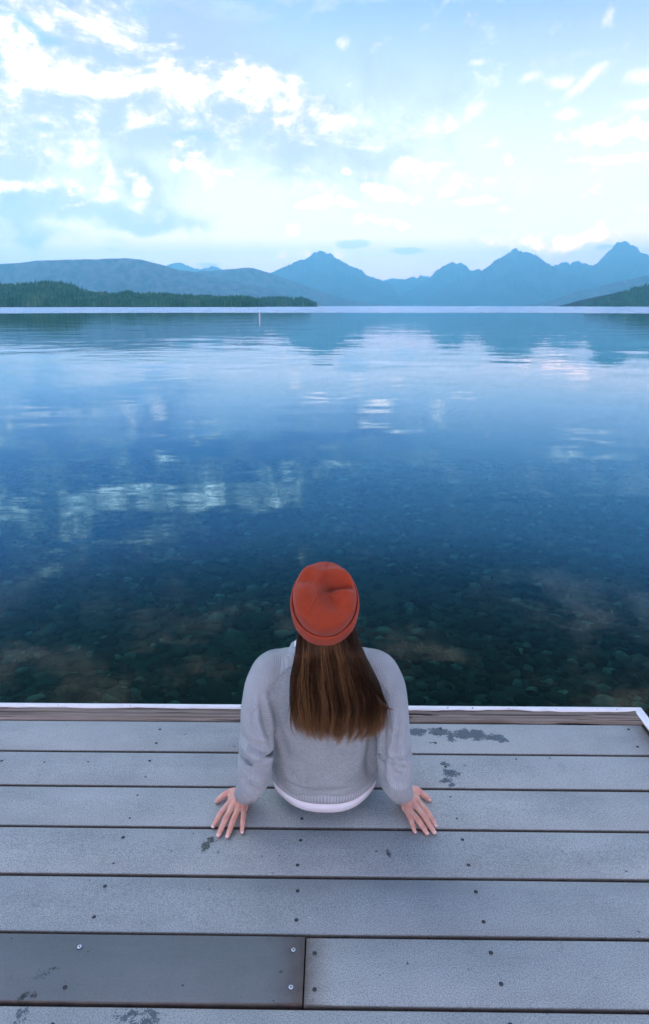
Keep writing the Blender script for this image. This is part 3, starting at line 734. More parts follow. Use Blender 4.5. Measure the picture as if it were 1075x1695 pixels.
def ell_bm(bm, c, r, rot=None, sub=3):
    M = Matrix.Translation(Vector(c)) @ (rot.to_matrix().to_4x4() if rot else Matrix.Identity(4)) @ Matrix.Diagonal(Vector((*r, 1)))
    bmesh.ops.create_icosphere(bm, subdivisions=sub, radius=1, matrix=M)
def loft_bm(bm, rings, seg=40, exp=2.0, cap=True):
    """rings: (cx, cy, cz, a, b, tilt) ; tilt leans the ring plane back about x"""
    rs = []
    for (cx, cy, cz, a, b_, tl) in rings:
        row = []
        for q in np.linspace(0, 2*math.pi, seg, endpoint=False):
            c_, s_ = math.cos(q), math.sin(q); e = 2/exp
            x = a*math.copysign(abs(c_)**e, c_); y = b_*math.copysign(abs(s_)**e, s_)
            row.append(bm.verts.new((cx+x, cy+y*math.cos(tl), cz+y*math.sin(tl))))
        rs.append(row)
    for i in range(len(rs)-1):
        for k in range(seg): bm.faces.new((rs[i][k], rs[i][(k+1) % seg], rs[i+1][(k+1) % seg], rs[i+1][k]))
    if cap: bm.faces.new(list(reversed(rs[0]))); bm.faces.new(rs[-1])
def remesh(bm, name, voxel, smooth=4, fac=.5, sub=0):
    bmesh.ops.recalc_face_normals(bm, faces=bm.faces)
    me = bpy.data.meshes.new(name+'_src'); bm.to_mesh(me); bm.free()
    o = bpy.data.objects.new(name+'_src', me); COL.objects.link(o)
    m = o.modifiers.new('r', 'REMESH'); m.mode = 'VOXEL'; m.voxel_size = voxel; m.use_smooth_shade = True
    if smooth:
        s_ = o.modifiers.new('s', 'SMOOTH'); s_.factor = fac; s_.iterations = smooth
    dg = bpy.context.evaluated_depsgraph_get(); dg.update()
    r = bpy.data.meshes.new_from_object(o.evaluated_get(dg)); r.name = name
    bpy.data.objects.remove(o); bpy.data.meshes.remove(me)
    r.materials.clear()
    return r
def join_meshes(name, meshes):
    V, Fc, off = [], [], 0
    for me in meshes:
        a = np.zeros(len(me.vertices)*3); me.vertices.foreach_get('co', a); V.append(a.reshape(-1, 3))
        Fc += [tuple(i+off for i in p.vertices) for p in me.polygons]; off += len(me.vertices)
    return mesh_from(name, np.concatenate(V), Fc, True)
def cos_of(me):
    a = np.zeros(len(me.vertices)*3); me.vertices.foreach_get('co', a); return a.reshape(-1, 3)
def nor_of(me):
    a = np.zeros(len(me.vertices)*3); me.vertex_normals.foreach_get('vector', a); return a.reshape(-1, 3)
def set_cos(me, a): me.vertices.foreach_set('co', a.ravel()); me.update()
def seg_dist(Pn, A, B):
    A, B = np.array(A), np.array(B); d = B-A; t_ = np.clip(((Pn-A)@d)/(d@d), 0, 1)
    return np.linalg.norm(Pn-(A+t_[:, None]*d), axis=1), t_
def add_attr(me, name, vals):
    at = me.attributes.new(name, 'FLOAT', 'POINT'); at.data.foreach_set('value', np.asarray(vals, dtype=np.float32))
_cb, _sb = math.cos(R(PITCH)), math.sin(R(PITCH))
def view_dir(u, v):
    a = (u-537.5)/1089; b = (847.5-v)/1089
    return Vector((a, _cb+b*_sb, -_sb+b*_cb)).normalized()
def to_px(Pn):
    y = Pn[:, 1]; a = 1.33-Pn[:, 2]; zc_ = y*_cb + a*_sb
    return 537.5+1089*Pn[:, 0]/zc_, 847.5+1089*(a*_cb-y*_sb)/zc_

# ---------------------------------------------------------------- materials
m_skin, t, b = material('skin')
P = t.obj(); n = t.noise(P, 55.0, 4, .6); n2 = t.noise(P, 260.0, 3, .6); kn = t.attr('red')
c = t.mix(t.ss(n, .3, .7), (.66, .345, .250, 1), (.76, .44, .335, 1)); c = t.mix(kn*.75, c, (.66, .24, .18, 1)); 
t.put(b.inputs['Base Color'], c); t.put(b.inputs['Roughness'], .48); t.put(b.inputs['Subsurface Weight'], .12); t.put(b.inputs['Subsurface Radius'], (.010, .004, .002)); t.put(b.inputs['Subsurface Scale'], .5)
t.put(b.inputs['Normal'], t.bump(n2*.3+n*.5, .0006, .6))
m_nail, t, b = material('fingernail'); t.put(b.inputs['Base Color'], (.80, .56, .50, 1)); t.put(b.inputs['Roughness'], .22)
m_gold, t, b = material('ring_gold'); t.put(b.inputs['Base Color'], (.95, .80, .60, 1)); t.put(b.inputs['Metallic'], .9); t.put(b.inputs['Roughness'], .2)
def knit_mat(name, c0, c1, freq, depth, fleck=.6, disp=.0007):
    m, t, b = material(name)
    P = t.obj(); k = t.attr('knit')
    wv = t.m('SINE', k*freq)*.5+.5
    x, y, z = t.xyz(P)
    hz = t.noise(t.comb(x*150, y*150, z*420), 1.0, 3, .7); hl = t.noise(P, 9.0, 4, .6); hf = t.noise(P, 520.0, 2, .6)
    c = t.mix(t.ss(hz, .30, .70)*fleck, c0, c1)
    c = t.mul(c, t.mix(t.ss(hl, .3, .7), (.90, .90, .90, 1), (1.06, 1.06, 1.06, 1)))
    c = t.mul(c, t.mix(wv, (1-depth, 1-depth, 1-depth, 1), (1+depth*.4, 1+depth*.4, 1+depth*.4, 1)))
    c = t.mul(c, t.mix(hf, (.86, .86, .86, 1), (1.12, 1.12, 1.12, 1)))
    t.put(b.inputs['Base Color'], c); t.put(b.inputs['Roughness'], .92); t.put(b.inputs['Specular IOR Level'], .15)
    t.put(b.inputs['Sheen Weight'], .10); t.put(b.inputs['Sheen Roughness'], .5)
    t.put(b.inputs['Normal'], t.bump(wv*.8+hz*.5+hf*.3, disp, .9))
    return m
GREY0, GREY1 = (.375, .412, .412, 1), (.245, .274, .276, 1)
m_sweat, t, b = material('heather_grey_knit')
P = t.obj(); sl = t.attr('sleeve'); ks = t.attr('knit_s'); x, y, z = t.xyz(P)
wv = t.m('SINE', ks*1500.0)*.5+.5
hz = t.noise(t.comb(x*150, y*150, z*420), 1.0, 3, .7); hl = t.noise(P, 9.0, 4, .6); hf = t.noise(P, 520.0, 2, .6)
c = t.mix(t.ss(hz, .30, .70)*(.8 - sl*.3), t.mix(sl, GREY0, (.405, .442, .445, 1)), t.mix(sl, GREY1, (.330, .362, .372, 1)))
c = t.mul(c, t.mix(t.ss(hl, .3, .7), (.90, .90, .90, 1), (1.06, 1.06, 1.06, 1)))
c = t.mul(c, t.mix(wv*sl, (.97, .97, .97, 1), (1.04, 1.04, 1.04, 1))); c = t.mul(c, t.mix((1.0-wv)*sl, (1, 1, 1, 1), (.90, .91, .92, 1)))
c = t.mul(c, t.mix(hf, (.84, .84, .84, 1), (1.14, 1.14, 1.14, 1)))
t.put(b.inputs['Base Color'], c); t.put(b.inputs['Roughness'], .92); t.put(b.inputs['Specular IOR Level'], .15)
t.put(b.inputs['Sheen Weight'], .08); t.put(b.inputs['Sheen Roughness'], .5)
t.put(b.inputs['Normal'], t.bump(wv*sl*1.1+hz*.5+hf*.3, .0009, .9))
m_sleeve = knit_mat('ribbed_grey_knit', (.405, .442, .445, 1), (.330, .362, .372, 1), 1050.0, .11, .5, .0012)
m_rib = knit_mat('rib_cuff_knit', (.415, .452, .465, 1), (.330, .362, .372, 1), 1.0, .18, .35, .0018)
m_beanie = knit_mat('rust_orange_knit', (.42, .062, .024, 1), (.33, .046, .018, 1), 1.0, .10, .5, .0007)
m_seam, t, b = material('beanie_seam'); t.put(b.inputs['Base Color'], (.16, .030, .015, 1)); t.put(b.inputs['Roughness'], 1.0)
m_tee, t, b = material('white_cotton'); P = t.obj(); t.put(b.inputs['Base Color'], t.mix(t.noise(P, 60.0, 3), (.74, .75, .78, 1), (.82, .83, .85, 1))); t.put(b.inputs['Roughness'], .85); t.put(b.inputs['Sheen Weight'], .2)
t.put(b.inputs['Normal'], t.bump(t.noise(P, 30.0, 3), .003, .6))
m_jean, t, b = material('blue_denim'); P = t.obj(); t.put(b.inputs['Base Color'], t.mix(t.noise(P, 300.0, 4, .7), (.025, .045, .09, 1), (.07, .11, .18, 1))); t.put(b.inputs['Roughness'], .85)
m_shoe, t, b = material('dark_leather'); t.put(b.inputs['Base Color'], t.mix(t.noise(t.obj(), 60.0, 4), (.04, .025, .018, 1), (.09, .06, .04, 1))); t.put(b.inputs['Roughness'], .5)

# ---------------------------------------------------------------- body: head, neck, trunk, arms and hands
bm = bmesh.new()
from mathutils import Euler
HC = Vector((.001, 1.425, .648)); HR = Euler((R(20), 0, 0))        # head tipped back, looking at the peaks
def hp(x, y, z): return HC + HR.to_matrix() @ Vector((x, y, z))
ell_bm(bm, hp(0, -.012, .012), (.069, .088, .086), HR)
ell_bm(bm, hp(0, .030, -.030), (.054, .056, .074), HR)
ell_bm(bm, hp(0, .045, -.078), (.028, .032, .022), HR)             # chin
ell_bm(bm, hp(0, .088, -.018), (.0105, .016, .020), Euler((R(-6), 0, 0)))   # nose
ell_bm(bm, hp(0, .094, -.028), (.012, .010, .008), HR)
ell_bm(bm, hp(0, .080, -.050), (.021, .010, .0055), HR); ell_bm(bm, hp(0, .079, -.059), (.018, .010, .0060), HR)  # lips
ell_bm(bm, hp(0, .070, .022), (.050, .016, .012), HR)               # brow
for s_ in (-1, 1):
    ell_bm(bm, hp(.034*s_, .058, -.030), (.020, .020, .022), HR)    # cheek
    ell_bm(bm, hp(.069*s_, -.004, -.012), (.007, .017, .028), HR)   # ear
tube_bm(bm, [hp(0, -.015, -.05), (0.001, 1.440, .555), (0, 1.462, .50), (0, 1.47, .46)], [.046, .043, .046, .055])
loft_bm(bm, [(0, 1.585, .03, .105, .080, 0), (0, 1.580, .10, .105, .078, 0), (0, 1.560, .20, .098, .070, -.15), (0, 1.54, .26, .095, .070, -.2), (0, 1.51, .36, .108, .070, -.2), (0, 1.485, .44, .110, .060, -.2), (0, 1.47, .475, .075, .042, -.2), (0, 1.465, .51, .05, .04, -.2)])
LARM = [(-.118, 1.470, .452), (-.150, 1.455, .425), (-.168, 1.43, .365), (-.172, 1.408, .275), (-.184, 1.432, .170), (-.203, 1.470, .090), (-.222, 1.512, .038)]
RARM = [(.120, 1.470, .450), (.152, 1.455, .423), (.168, 1.43, .365), (.174, 1.408, .275), (.184, 1.432, .170), (.201, 1.470, .090), (.2185, 1.515, .038)]
for A in (LARM, RARM): tube_bm(bm, A, [.036, .034, .029, .025, .024, .022, .021], flat=.95)
body_main = remesh(bm, 'body', .0045, 5)
co = cos_of(body_main); ny = nor_of(body_main)
for s_ in (-1, 1):                                                    # eye sockets
    c = np.array(hp(.027*s_, .080, .002)); d = np.linalg.norm(co-c, axis=1)
    co -= ny*(.0065*np.exp(-(d/.014)**2))[:, None]
set_cos(body_main, co)

HANDS = {
 'L': dict(wrist=(-.2225, 1.520, .030), fingers=[((-.2695, 1.4751), (-.2993, 1.4153), .0080), ((-.2549, 1.4639), (-.2801, 1.3838), .0082), ((-.2375, 1.4563), (-.2551, 1.3803), .0078), ((-.2189, 1.4539), (-.2174, 1.3954), .0068)], thumb=[(-.236, 1.524, .026), (-.2590, 1.5300, .024), (-.2790, 1.5285, .0165), (-.3005, 1.5130, .0085)]),
 'R': dict(wrist=(.2190, 1.522, .030), fingers=[((.2665, 1.4815), (.2990, 1.4176), .0080), ((.2535, 1.4663), (.2922, 1.3941), .0082), ((.2353, 1.4539), (.2725, 1.3918), .0078), ((.2243, 1.4539), (.2396, 1.3966), .0068)], thumb=[(.233, 1.526, .026), (.2560, 1.5375, .024), (.2720, 1.5340, .0165), (.2925, 1.5205, .0085)]),
}
hand_meshes = []; nails = []; reds = []; ringpos = {}
for side, H in HANDS.items():
    bm = bmesh.new(); W_ = Vector(H['wrist']); s_ = -1 if side == 'L' else 1
    mcps = []
    for fi, (web, tip, r) in enumerate(H['fingers']):
        wv, tv = Vector((*web, 0)), Vector((*tip, 0)); d = (tv-wv); L = d.length; dn = d.normalized()
        mcp = wv - dn*.016 + Vector((0, 0, .0215 + (.002 if fi in (1, 2) else 0))); mcps.append(mcp)
        p1 = wv + dn*L*.06 + Vector((0, 0, .0215)); pip = wv + dn*L*.40 + Vector((0, 0, .0190)); 
        mid_ = wv + dn*L*.58 + Vector((0, 0, .0150)); dip = wv + dn*L*.73 + Vector((0, 0, .0115)); end = tv - dn*r*.80 + Vector((0, 0, .0068))
        tube_bm(bm, [mcp, p1, pip, mid_, dip, end], [r*1.12, r*1.02, r*1.04, r*.92, r*.90, r*.74], seg=14, sub=3)
        nd = (end-dip).normalized(); nails.append((end + nd*r*.15 + Vector((0, 0, r*.60)), nd, r*.80))
        reds += [(pip + Vector((0, 0, r)), .010, .8), (dip + Vector((0, 0, r)), .008, .7), (mcp + Vector((0, 0, r)), .011, .5), (end + nd*r*.6, .007, .5)]
        if side == 'R' and fi == 1: ringpos['R'] = (p1 + (pip-p1)*.30, (pip-p1).normalized(), r*1.03)
        if side == 'L' and fi == 1: ringpos['L'] = (p1 + (pip-p1)*.12, (pip-p1).normalized(), r*1.03)
        # palm ray from the wrist to each knuckle, and the web between
        tube_bm(bm, [W_ + Vector((0, 0, .002)) + (mcp-W_)*.02, W_.lerp(mcp, .5) + Vector((0, 0, .0015)), mcp], [.0165, .0128, .0100], seg=12, sub=3, flat=.86)
        # tendon
        tube_bm(bm, [W_.lerp(mcp, .35) + Vector((0, 0, .0110)), W_.lerp(mcp, .65) + Vector((0, 0, .0085)), mcp + Vector((0, 0, .0030))], [.0028, .0032, .0040], seg=8, sub=2)
    for a, b_ in zip(mcps[:-1], mcps[1:]):
        tube_bm(bm, [W_.lerp((a+b_)/2, .25) - Vector((0, 0, .003)), (a+b_)/2 - Vector((0, 0, .0040)) + ((a+b_)/2-W_).normalized()*.002], [.014, .0085], seg=10, sub=2, flat=.8)
    T = [Vector(p) for p in H['thumb']]
    tube_bm(bm, [W_.lerp(T[0], .5), T[0], T[1], T[2], T[3]], [.016, .0150, .0120, .0098, .0078], seg=14, sub=4)
    tube_bm(bm, [T[1], T[1].lerp(mcps[0], .5) - Vector((0, 0, .003)), mcps[0]], [.0100, .0085, .0085], seg=10, sub=2, flat=.75)
    nd = (T[3]-T[2]).normalized(); nails.append((T[3] + nd*.001 + Vector((-s_*.0005, -.0012, .0052)), nd, .0070))
    reds += [(T[2] + Vector((0, 0, .009)), .010, .8), (T[3] + nd*.006, .009, .8)]
    arm = LARM if side == 'L' else RARM
    tube_bm(bm, [arm[-2], Vector(arm[-1]).lerp(Vector(arm[-2]), .4), W_], [.0235, .0215, .0195], seg=16, sub=3)
    hand_meshes.append(remesh(bm, 'hand', .0017, 5, .5))
me = join_meshes('body', [body_main]+hand_meshes)
co = cos_of(me); red = np.zeros(len(co))
for p, w_, k in reds: red = np.maximum(red, k*np.exp(-(np.linalg.norm(co-np.array(p), axis=1)/w_)**2))
# creases over the finger joints and soft hollows between the tendons come with the relief of the mesh
add_attr(me, 'red', red)
body = part('body', me, m_skin)
def nail_mesh(p, d, r):
    up = Vector((0, 0, 1)); s1 = d.cross(up).normalized(); u2 = s1.cross(d).normalized(); V = []
    n, m_ = 7, 7
    for i in range(n):
        for j in range(m_):
            a = (i/(n-1)-.5)*2; c_ = (j/(m_-1)-.5)*2
            wd = math.sqrt(max(.02, 1-(abs(a)**2.6)*.55))
            V.append(p + d*a*r*.95 + s1*c_*r*.74*wd + u2*(r*.26*(1-c_*c_) - r*.10 - .10*r*a*a))
    return mesh_from('fingernail', V, [(i*m_+j, i*m_+j+1, (i+1)*m_+j+1, (i+1)*m_+j) for i in range(n-1) for j in range(m_-1)], True)
for p, d, r in nails: part('fingernail', nail_mesh(p, d, r), m_nail, body)
def torus_mesh(name, p, d, R_, r_, seg=28):
    up = Vector((0, 0, 1)); s1 = d.cross(up).normalized(); u2 = s1.cross(d).normalized(); V = []
    for a in np.linspace(0, 2*math.pi, seg, endpoint=False):
        o_ = s1*math.cos(a)+u2*math.sin(a)
        for q in np.linspace(0, 2*math.pi, 8, endpoint=False): V.append(p + o_*(R_+r_*math.cos(q)) + d*r_*1.3*math.sin(q))
    return mesh_from(name, V, [(i*8+j, i*8+(j+1) % 8, ((i+1) % seg)*8+(j+1) % 8, ((i+1) % seg)*8+j) for i in range(seg) for j in range(8)], True)
for k, lab in (('R', 'thin pale gold ring on the right hand'), ('L', 'thin pale gold ring on the left hand')):
    p, d, r = ringpos[k]; o = part('ring', torus_mesh('ring', p, d, r*1.04, .0007), m_gold); o['label'] = lab
m_eye, t, b = material('eye'); t.put(b.inputs['Base Color'], (.75, .72, .70, 1)); t.put(b.inputs['Roughness'], .1)
m_iris, t, b = material('iris'); t.put(b.inputs['Base Color'], (.05, .03, .02, 1)); t.put(b.inputs['Roughness'], .1)
for s_ in (-1, 1):
    bm = bmesh.new(); ell_bm(bm, hp(.027*s_, .066, .002), (.0115, .0115, .0100), HR, 2); e_ = part('eye', bm_mesh(bm, 'eye', True), m_eye, body)
    bm = bmesh.new(); ell_bm(bm, hp(.027*s_, .0745, .002), (.0045, .0035, .0045), HR, 2); part('iris', bm_mesh(bm, 'iris', True), m_iris, body)
    # brow
    bm = bmesh.new(); tube_bm(bm, [hp(.014*s_, .086, .020), hp(.028*s_, .083, .025), hp(.043*s_, .072, .021)], [.0022, .0026, .0015], 8, 3); part('eyebrow', bm_mesh(bm, 'eyebrow', True), m_iris, body)

# ---------------------------------------------------------------- jeans and shoes
bm = bmesh.new()
loft_bm(bm, [(0, 1.585, .012, .128, .100, 0), (0, 1.590, .05, .150, .118, 0), (0, 1.585, .11, .150, .115, -.1), (0, 1.575, .17, .128, .098, -.15)])
for s_ in (-1, 1):
    tube_bm(bm, [(.075*s_, 1.60, .075), (.082*s_, 1.74, .078), (.078*s_, 1.88, .075), (.076*s_, 1.99, .058), (.076*s_, 2.02, -.02), (.078*s_, 2.025, -.14), (.080*s_, 2.02, -.28)], [.078, .072, .062, .056, .054, .050, .036], 18, 4)
part('jeans', remesh(bm, 'jeans', .006, 4), m_jean)
for s_ in (-1, 1):
    bm = bmesh.new(); tube_bm(bm, [(.080*s_, 2.020, -.27), (.080*s_, 2.018, -.33), (.081*s_, 2.035, -.365), (.086*s_, 2.09, -.375), (.090*s_, 2.15, -.392)], [.038, .036, .036, .036, .028], 14, 4)
    o = part('shoe', remesh(bm, 'shoe', .005, 3), m_shoe)

# ---------------------------------------------------------------- sweater
bm = bmesh.new()
TOR = [(0, 1.555, .060, .150, .125, -.10), (0, 1.552, .082, .154, .128, -.12), (0, 1.540, .130, .158, .128, -.18), (0, 1.515, .200, .158, .120, -.25), (.0, 1.495, .280, .155, .114, -.25), (0, 1.480, .350, .155, .110, -.2),
       (0, 1.470, .405, .155, .100, -.15), (0, 1.466, .450, .150, .084, -.1), (0, 1.462, .482, .130, .068, -.1), (0, 1.460, .508, .098, .055, -.1), (0, 1.460, .524, .066, .046, -.1)]
loft_bm(bm, TOR, 56, 2.25)
LSL = [(-.095, 1.462, .470), (-.128, 1.458, .456), (-.1500, 1.450, .420), (-.1640, 1.430, .370), (-.1700, 1.410, .315), (-.1720, 1.398, .255), (-.1800, 1.420, .180), (-.1880, 1.440, .134)]
RSL = [(.095, 1.462, .470), (.130, 1.458, .455), (.1530, 1.450, .418), (.1660, 1.430, .370), (.1720, 1.410, .315), (.1770, 1.398, .255), (.1840, 1.420, .180), (.1870, 1.440, .134)]
RADS = [.044, .052, .050, .045, .043, .0455, .0450, .0400]
for A in (LSL, RSL): tube_bm(bm, A, RADS, 20, 4, .98)
me = remesh(bm, 'sweater', .0030, 9, .5)
co = cos_of(me); nn = nor_of(me)
# which vertices belong to a sleeve, and position along / around it
def sleeve_coords(Pn, path):
    best = np.full(len(Pn), 1e9); s_at = np.zeros(len(Pn)); ang = np.zeros(len(Pn)); acc = 0
    for a, b_ in zip(path[:-1], path[1:]):
        A, B = np.array(a), np.array(b_); d = B-A; L = np.linalg.norm(d); dn = d/L
        t_ = np.clip(((Pn-A)@d)/(d@d), 0, 1); C = A+t_[:, None]*d; v_ = Pn-C; q = np.linalg.norm(v_, axis=1)
        e1 = np.cross(dn, (0, 1, 0)); e1 /= np.linalg.norm(e1); e2 = np.cross(dn, e1)
        an = np.arctan2(v_@e2, v_@e1); m_ = q < best
        best[m_] = q[m_]; s_at[m_] = acc+t_[m_]*L; ang[m_] = an[m_]; acc += L
    return best, s_at, ang
bL, sL, aL = sleeve_coords(co, LSL[2:]); bR, sR, aR = sleeve_coords(co, RSL[2:])
uu, vv = to_px(co); front = co[:, 1] > 1.475
# raglan line on the back: collar (485,1098) down to the armpit (432,1150), then down the sleeve edge; the right one is hidden by hair
def line_side(u, v, p, q): return (q[0]-p[0])*(v-p[1]) - (q[1]-p[1])*(u-p[0])
def raglan_edge_L(v): return np.interp(v, [1060, 1098, 1130, 1150, 1180, 1215, 1262, 1300, 1360], [487, 484, 447, 431, 434, 446, 457, 452, 452])
def raglan_edge_R(v): return np.interp(v, [1060, 1098, 1130, 1150, 1190, 1235, 1295, 1310, 1360], [590, 596, 632, 645, 641, 634, 634, 640, 640])
isL = ((uu < raglan_edge_L(vv)) & (co[:, 1] < 1.48)) | ((bL < .056) & (co[:, 2] < .40) & (uu < raglan_edge_L(vv)+4)) | ((co[:, 1] >= 1.48) & (co[:, 0] < -.115 - .0*co[:, 2]))
isR = ((uu > raglan_edge_R(vv)) & (co[:, 1] < 1.48)) | ((co[:, 1] >= 1.48) & (co[:, 0] > .115))
knit = np.where(isL, aL*.05, np.where(isR, aR*.05, co[:, 0]*.30))
# upper part of a raglan sleeve: ribs run up towards the collar, parallel to the raglan seam
ribs = (uu*.55+vv*.83)/640.0; ribsR = (-uu*.55+vv*.83)/640.0
upL = 1/(1+np.exp((vv-1165)/9.0)); 
knit = np.where(isL, knit, knit)
# folds
disp = np.zeros(len(co))
def fold(pts, w_, amp, back=True):
    """pts: (u, v) way points over the visible side of the cloth, found by looking at the garment from behind and above"""
    global disp
    m_ = co[:, 1] < 1.56
    P2 = np.stack([uu, vv], 1); best = np.full(len(co), 1e9); tt = np.zeros(len(co)); n_ = len(pts)-1
    for i, (a, b_) in enumerate(zip(pts[:-1], pts[1:])):
        A, B = np.array(a, float), np.array(b_, float); d = B-A; t_ = np.clip(((P2-A)@d)/(d@d), 0, 1)
        q = np.linalg.norm(P2-(A+t_[:, None]*d), axis=1); k = q < best; best[k] = q[k]; tt[k] = (i+t_[k])/n_
    env = np.sin(np.pi*np.clip(tt, .04, .96))**.6
    facing = np.clip(-(nn[:, 1]*.9 - nn[:, 2]*.43)*1.5, 0, 1)
    disp += 1.9*amp*np.exp(-(best/w_)**2)*env*facing*m_
F_ = fold
# left sleeve
F_([(431, 1148), (434, 1185), (444, 1215), (458, 1258)], 4.5, -.0050)          # armhole valley
F_([(440, 1150), (447, 1190), (458, 1225)], 5, .0035)
F_([(425, 1160), (428, 1195), (440, 1232)], 5, .0035); F_([(418, 1150), (419, 1200), (432, 1238)], 4, -.0025)
F_([(398, 1215), (415, 1236), (436, 1246), (455, 1246)], 5, -.0050); F_([(400, 1232), (418, 1250), (440, 1257), (456, 1256)], 5, .0060)
F_([(402, 1250), (420, 1268), (438, 1273), (452, 1266)], 4.5, -.0060); F_([(398, 1268), (415, 1284), (436, 1290), (450, 1283)], 5, .0060)
F_([(394, 1285), (410, 1300), (428, 1306), (440, 1304)], 3.6, -.0062); F_([(408, 1200), (411, 1240), (404, 1275)], 4, .0025)
F_([(390, 1296), (404, 1312), (424, 1318), (440, 1312)], 3.6, .0045)
F_([(432, 1168), (420, 1180), (406, 1176)], 4, -.0022); F_([(446, 1226), (430, 1224), (414, 1214)], 4, .0035); F_([(450, 1238), (430, 1236), (412, 1226)], 3.2, -.0045)
F_([(444, 1300), (426, 1298), (404, 1284)], 3.2, .0040); F_([(452, 1278), (436, 1280), (420, 1274)], 3.2, -.0040)
# right sleeve
F_([(640, 1175), (636, 1215), (634, 1262), (634, 1294)], 4.0, -.0050)
F_([(654, 1180), (650, 1225), (643, 1262)], 5, .0045); F_([(662, 1165), (660, 1215), (650, 1255)], 4, -.0030); F_([(668, 1190), (668, 1240), (658, 1285)], 4, .0030)
F_([(641, 1262), (652, 1280), (668, 1286)], 4, -.0040); F_([(638, 1282), (650, 1298), (668, 1302)], 4.2, .0052); F_([(640, 1300), (654, 1312), (672, 1308)], 3.4, -.0045)
F_([(672, 1215), (664, 1245), (648, 1262)], 4, -.0025)
F_([(640, 1240), (654, 1256), (672, 1262)], 3.6, .0040); F_([(640, 1252), (655, 1268), (674, 1274)], 3.4, -.0042); F_([(642, 1200), (652, 1214), (668, 1222)], 4, -.0028); F_([(646, 1290), (660, 1306), (676, 1300)], 3.2, .0035)
# back panel
F_([(455, 1180), (466, 1230), (482, 1268)], 7, -.0030); F_([(448, 1165), (458, 1215), (470, 1262)], 6, .0030)
F_([(628, 1225), (622, 1262), (628, 1290)], 6, .0085); F_([(618, 1215), (610, 1255), (612, 1290)], 6, -.0050); F_([(604, 1240), (590, 1275), (560, 1298)], 9, .0040)
F_([(480, 1250), (510, 1278), (560, 1284)], 10, -.0028); F_([(462, 1262), (480, 1290), (520, 1306)], 6, .0030)
F_([(475, 1160), (480, 1200), (500, 1240)], 8, -.0020)
F_([(470, 1296), (500, 1308), (540, 1312), (585, 1306)], 4, -.0030)            # hem gather
disp += .0022*np.array([fbm(p[0]*11, p[1]*11, p[2]*9, 3) for p in co])
co2 = co + nn*disp[:, None]
lowz = np.clip((.150-co2[:, 2])/.07, 0, 1); tors = np.where(np.abs(co2[:, 0]) < .158, 1, 0)*np.where((bL > .05) & (bR > .05), 1, 0)
co2[:, 2] += .042*(co2[:, 0]/.158)**2*lowz*tors*(co2[:, 1] > 1.40)
set_cos(me, co2)
knit = np.where(isL, np.where(co[:, 1] < 1.50, (1-upL)*aL*.045 + 0*knit, knit), knit)
s_knit = np.where(co[:, 0] < 0, aL, aR)*.045
add_attr(me, 'knit', co[:, 0]*.30)
softL = 1/(1+np.exp(-(raglan_edge_L(vv)-uu)/1.3)); softR = 1/(1+np.exp(-(uu-raglan_edge_R(vv))/1.3))
slv = np.where(co[:, 1] < 1.48, np.maximum(softL, softR), 1/(1+np.exp(-(np.abs(co[:, 0])-.115)/.002)))
add_attr(me, 'sleeve', slv)
add_attr(me, 'knit_s', s_knit); me.materials.append(m_sweat)
for p in me.polygons: p.use_smooth = True
sweater = part('sweater', me, m_sweat)
sw_bvh = BVHTree.FromPolygons([tuple(v) for v in co2], [tuple(p.vertices) for p in me.polygons])
EYEP = Vector((0, 0, 1.33))
def on_sweater(u, v, off=.0006):
    h_, n_, _, _ = sw_bvh.ray_cast(EYEP, view_dir(u, v))
    return (h_ + n_*off) if h_ else None
def seam(pts, r, name, mat, n=40, off=.0004):
    P_ = []
    pts = np.array(pts, float); L = np.concatenate([[0], np.cumsum(np.linalg.norm(np.diff(pts, axis=0), axis=1))])
    for s_ in np.linspace(0, L[-1], n):
        h_ = on_sweater(np.interp(s_, L, pts[:, 0]), np.interp(s_, L, pts[:, 1]), off)
        if h_: P_.append(h_)
    bm = bmesh.new(); tube_bm(bm, P_, [r]*len(P_), 6, 1); me = bm_mesh(bm, name, True); add_attr(me, 'knit', np.zeros(len(me.vertices)))
    return part(name, me, mat, sweater)
seam([(484, 1101), (466, 1116), (447, 1132), (432, 1148)], .0012, 'raglan_seam', m_sleeve)
seam([(620, 1118), (632, 1130), (644, 1148)], .0012, 'raglan_seam', m_sleeve)

# ribbed cuffs, collar and hem band
def rib_tube(name, path, ra, rb, seg=150, rows=16, ribs_n=46, rd=.0009, up=Vector((0, 0, 1)), bulge=0.0, flat=1.0):
    pts = [Vector(p) for p in path]; V, K = [], []
    for i in range(rows):
        f = i/(rows-1); fi = f*(len(pts)-1); k = min(int(fi), len(pts)-2); p = pts[k].lerp(pts[k+1], fi-k)
        d = (pts[min(k+2, len(pts)-1)]-pts[k]).normalized(); s1 = d.cross(up).normalized(); s2 = s1.cross(d).normalized()
        r = (ra*(1-f)+rb*f + bulge*math.sin(math.pi*f))*(.62 if i == 0 else .86 if i == 1 else .96 if i == 2 else 1)
        for q in np.linspace(0, 2*math.pi, seg, endpoint=False):
            rr = r + rd*math.sin(q*ribs_n)*min(1, 4*f+.3)
            V.append(p + s1*math.cos(q)*rr + s2*math.sin(q)*rr*flat); K.append(q*ribs_n)
    # turned-in end
    base = V[-seg:]; c = sum(base, Vector())/seg
    for v_ in list(base): V.append(c + (v_-c)*.86 - d*.0035); 
    K += K[-seg:]
    Fs = [(i*seg+j, i*seg+(j+1) % seg, (i+1)*seg+(j+1) % seg, (i+1)*seg+j) for i in range(rows) for j in range(seg)]
    me = mesh_from(name, V, Fs, True); add_attr(me, 'knit', K); return me
